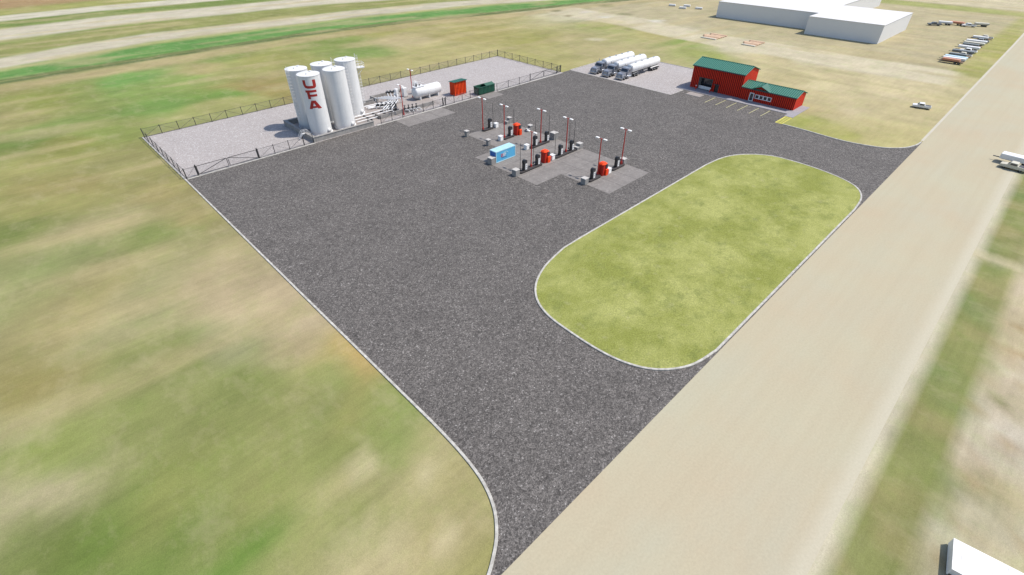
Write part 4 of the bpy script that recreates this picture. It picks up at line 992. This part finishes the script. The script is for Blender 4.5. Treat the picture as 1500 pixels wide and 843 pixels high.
    part('tail_lights', 'red_box', lambda b: (b.box(21.56,-1.1,.52,21.6,-.8,.68), b.box(21.56,.8,.52,21.6,1.1,.68)))
    return t
tk = make_tanker()
for i, (x,y,l) in enumerate([(142.3,96.6,'rightmost of the three silver cab tanker trucks, nearest the red store'),(141.8,101.8,'middle one of the three parked silver cab tanker trucks'),(142.0,107.0,'leftmost of the three silver cab tanker trucks, nearest the fenced yard')]):
    o = tk if i == 0 else copy_tree(tk); o.location = (x,y,.03); o.scale = (1.02,1.12,1.08); tag(o, l, 'tanker truck', 'white tanker trucks parked side by side')

# ------------------------------------------------------------------ far warehouse
wb = empty('warehouse', (0,0,0)); tag(wb, 'huge plain white flat roofed warehouse at the top of the view', 'building')
def whb(x0,y0,x1,y1,h):
    b = MB(); b.box(x0,y0,0,x1,y1,h-.05); b.build('wall', M['big_wall'], wb)
    b = MB(); b.box(x0-.12,y0-.12,h-.045,x1+.12,y1+.12,h+.15); b.build('roof', M['big_roof'], wb)
whb(262.1,54.0,304.5,83.2,6.8); whb(273.0,83.25,372,131,6.9)

# ------------------------------------------------------------------ distant parked vehicles, trailers, stacks
def wheels_to(t, xs_, hw, r=.45, w=.25):
    for x in xs_:
        for s in (-1,1):
            a, b = MB(), MB(); wheel(a, b, x, s*hw, r, w); e = empty('wheel', (0,0,0)); e.parent = t
            a.build('tyre', M['tyre'], e); b.build('rim', M['greyveh'], e)
def make_trailer(m, L_=9., W_=2.5, H_=2.6, flat=False):
    t = empty('flat_trailer' if flat else 'box_trailer', (0,0,0))
    if flat:
        b = MB(); b.box(0,-W_/2,.95,L_,W_/2,1.1); b.build('deck', M['brown'], t)
        b = MB(); b.rbox(.6,-W_/2+.15,1.103,L_-1.2,W_/2-.15,1.9,.05); b.build('load', M[m], t)
    else:
        b = MB(); b.rbox(0,-W_/2,.95,L_,W_/2,.95+H_,.06); b.build('body', M[m], t)
        b = MB(); b.box(L_+.002,-W_/2+.1,1.0,L_+.03,-.02,.85+H_); b.box(L_+.002,.02,1.0,L_+.03,W_/2-.1,.85+H_); b.build('door', M[m], t)
    b = MB(); b.box(.2,-.5,.7,L_-.2,.5,.95); b.box(-1.2,-.08,.72,.2,.08,.88); b.build('chassis', M['dark'], t)
    wheels_to(t, (L_-2.4,L_-1.2), W_/2-.3); return t
def make_truck(m, L_=6.2):
    t = empty('pickup_truck', (0,0,0))
    b = MB(); b.prism([(0,.45),(0,1.05),(1.5,1.2),(2.1,1.85),(3.7,1.85),(3.9,1.2),(L_-.2,1.15),(L_,.5)], -.98, .98, 'y'); bd_ = b.build('body', M[m], t, bevel=.05)
    b = MB(); b.prism([(1.55,1.22),(2.1,1.78),(2.06,1.8),(1.5,1.24)], -.85, .85, 'y'); b.prism([(2.1,1.25),(3.65,1.25),(3.6,1.7),(2.25,1.7)], -1.0, -.985, 'y'); b.prism([(2.1,1.25),(3.65,1.25),(3.6,1.7),(2.25,1.7)], .985, 1.0, 'y'); b.build('windows', M['glass'], t)
    b = MB(); b.box(4.0,-.8,1.19,L_-.3,.8,1.2); b.build('bed', M['dark'], t)
    wheels_to(t, (1.1,4.8), .85, .4); return t
rows = [(251.5,'orangered','t','low orange red loaded flat trailer, first of the row beside the road',1),(254.6,'white','t','long white box trailer next to the orange red one',0),(257.6,'paleblue','t','pale blue box trailer third from the near end of the row',0),
        (262.5,'greyveh','t','dark grey flat loaded trailer, fourth from the near end of the row',1),(266.5,'cream','p','cream pickup truck between two dark trailers in the row',0),(270.5,'greyveh','t','grey box trailer, sixth from the near end of the row',0),
        (276.0,'white','p','white pickup truck near the middle of the row',0),(281.0,'white','t','white box trailer beyond the row middle pickup',0),(286.0,'greyveh','t','dark flat loaded trailer past the middle white box trailer',1),(291.0,'cream','t','cream box trailer four from the far end of the row',0),
        (296.0,'white','t','white box trailer three from the far end of the row',0),(301.0,'greyveh','p','grey pickup truck two from the far end of the row',0),(306.0,'white','t','white flat loaded trailer one from the far end of the row',1),(311.0,'cream','p','cream pickup truck ending the row farthest from the red store',0)]
for x,m,k,l,fl in rows:
    x -= 5
    o = make_trailer(m, 7.6, 2.2, .85, bool(fl)) if k=='t' else make_truck(m)
    o.scale = (.9,.9,.8)
    o.location = (x, 29.3 if k=='t' else 27.8, .03); o.rotation_euler.z = R(-90+rr0.uniform(-3,3)); tag(o, l, 'trailer' if k=='t' else 'pickup truck', 'trailers and trucks parked in a row by the road')
far = [(325,50,'greyveh','p','grey pickup truck nearest the warehouse end wall'),(331,47,'white','t','white box trailer right of the grey pickup behind the warehouse'),(335,43,'orangered','t','orange red box trailer behind the warehouse'),(333,38,'white','p','white pickup truck beside the orange red trailer'),(338,34,'cream','t','cream box trailer at the right end of the group behind the warehouse')]
for x,y,m,k,l in far:
    o = make_trailer(m, 6, 2.3, .9) if k=='t' else make_truck(m); o.scale = (.9,.9,.8); o.location = (x,y,.03); o.rotation_euler.z = R(-80+rr0.uniform(-15,15)); tag(o, l, 'trailer' if k=='t' else 'pickup truck', 'scattered trailers behind the warehouse')
for i, (x,y,L_,W_,l) in enumerate([(222.5,104.2,10,8.5,'larger pinkish orange stack of covered boards on the dirt track'),(222.0,87.0,9,7,'orange tan stack of covered boards closer to the red store'),]):
    t = empty('material_stack', (x,y,.02)); tag(t, l, 'material stack', 'orange material stacks on the dirt track')
    b = MB()
    for j in range(5): b.rbox(L_*j/5+.1,0,.12,L_*(j+1)/5-.1,W_*(.75+.25*((j*7)%3)/2),.32+.05*((j*5)%3),.06)
    b.build('covered_boards', M['orange'], t)
    b = MB()
    for y2 in (.3,W_*.35,W_*.7): b.box(0,y2,0,L_,y2+.2,.118)
    b.build('timber', M['brown'], t)
    b = MB(); b.rbox(-1.1,-.1,0,-.1,W_*.8,.35,.05); b.build('edge_pipe', M['cream'], t)
for i, (x,y,l) in enumerate([(287,167,'left white portable unit in the open yard left of warehouse'),(283,158,'middle white portable unit in the yard left of warehouse'),(291,160,'farther white portable unit in the yard left of warehouse'),(288,151,'right white portable unit in the yard left of warehouse')]):
    t = empty('portable_unit', (x,y,.02), R(-70)); t.scale = (.8,.8,.6); tag(t, l, 'portable unit', 'white units scattered in the bare yard')
    b = MB(); b.rbox(0,-1,.2,4.5,1,1.5,.06); b.build('body', M['white'], t); b = MB(); b.box(.3,-.9,0,.5,.9,.19); b.box(4,-.9,0,4.2,.9,.19); b.build('skid', M['dark'], t)
pk = make_truck('white'); pk.scale = (.72,.85,.75); pk.location = (180,22.6,.01); pk.rotation_euler.z = R(-80); tag(pk, 'lone white pickup truck on grass between the red store and the road', 'pickup truck')
# vehicles right of the pale road
o = make_trailer('white', 5.6, 2.3, 1.0); o.location = (150.6,-.9,.02); o.rotation_euler.z = R(-95); tag(o, 'white trailer parked on the right verge of the pale road', 'trailer')
o = make_truck('cream', 6.2); o.scale = (.75,.85,.85); o.location = (147.0,-1.6,.02); o.rotation_euler.z = R(-95); tag(o, 'tan pickup truck beside the white trailer on the road verge', 'pickup truck')
t = empty('shipping_container', (40.7,-12.5,.02), R(-82)); tag(t, 'long low white container at the bottom right corner, cut off by the frame', 'container')
b = MB(); b.box(.12,-1.5,.2,12.9,1.5,.95); b.build('body', M['white'], t)
b = MB(); b.box(0,-1.62,.952,13,1.62,1.03); b.box(0,-1.6,.1,.11,1.6,.95)
for k in range(12): b.box(.6+k*1.05,-1.45,1.03,.7+k*1.05,1.45,1.06)
b.build('roof', M['white'], t)
b = MB(); b.box(.2,-1.4,0,12.8,-1.1,.19); b.box(.2,1.1,0,12.8,1.4,.19); b.build('skid', M['brown'], t)

# ------------------------------------------------------------------ camera, light, world
cam = bpy.data.cameras.new('camera'); co = bpy.data.objects.new('camera', cam); col.objects.link(co); scene.camera = co
F = 720.456; cam.sensor_fit = 'HORIZONTAL'; cam.sensor_width = 36; cam.lens = 36*F/1500; cam.clip_end = 9000; cam.clip_start = .5
co.location = (0,0,45)
yaw, pitch = R(45.812), R(37.814)
co.rotation_euler = (PI/2-pitch, 0, yaw-PI/2)
elev = R(57.5); az = math.atan2(-.61,.79)     # sun direction in the XY plane
sv = Vector((math.cos(elev)*math.cos(az), math.cos(elev)*math.sin(az), math.sin(elev)))
sl = bpy.data.lights.new('sun','SUN'); so = bpy.data.objects.new('sun', sl); col.objects.link(so)
sl.energy = 3.9; sl.angle = R(.53); sl.color = (1,.94,.85); so.rotation_euler = sv.to_track_quat('Z','Y').to_euler()
w = bpy.data.worlds.new('World'); scene.world = w; w.use_nodes = True; nt = w.node_tree
sky = nt.nodes.new('ShaderNodeTexSky'); sky.sky_type = 'NISHITA'; sky.sun_disc = False
sky.sun_elevation = elev; sky.sun_rotation = math.atan2(sv.x, sv.y)
bg = nt.nodes['Background']; bg.inputs['Strength'].default_value = .15; nt.links.new(sky.outputs[0], bg.inputs[0])
scene.view_settings.view_transform = 'Standard'; scene.view_settings.look = 'None'; scene.view_settings.gamma = 1; scene.view_settings.use_curve_mapping = False
scene.view_settings.exposure = .38
scene.render.engine = 'CYCLES'; scene.cycles.max_bounces = 6; scene.cycles.transparent_max_bounces = 16
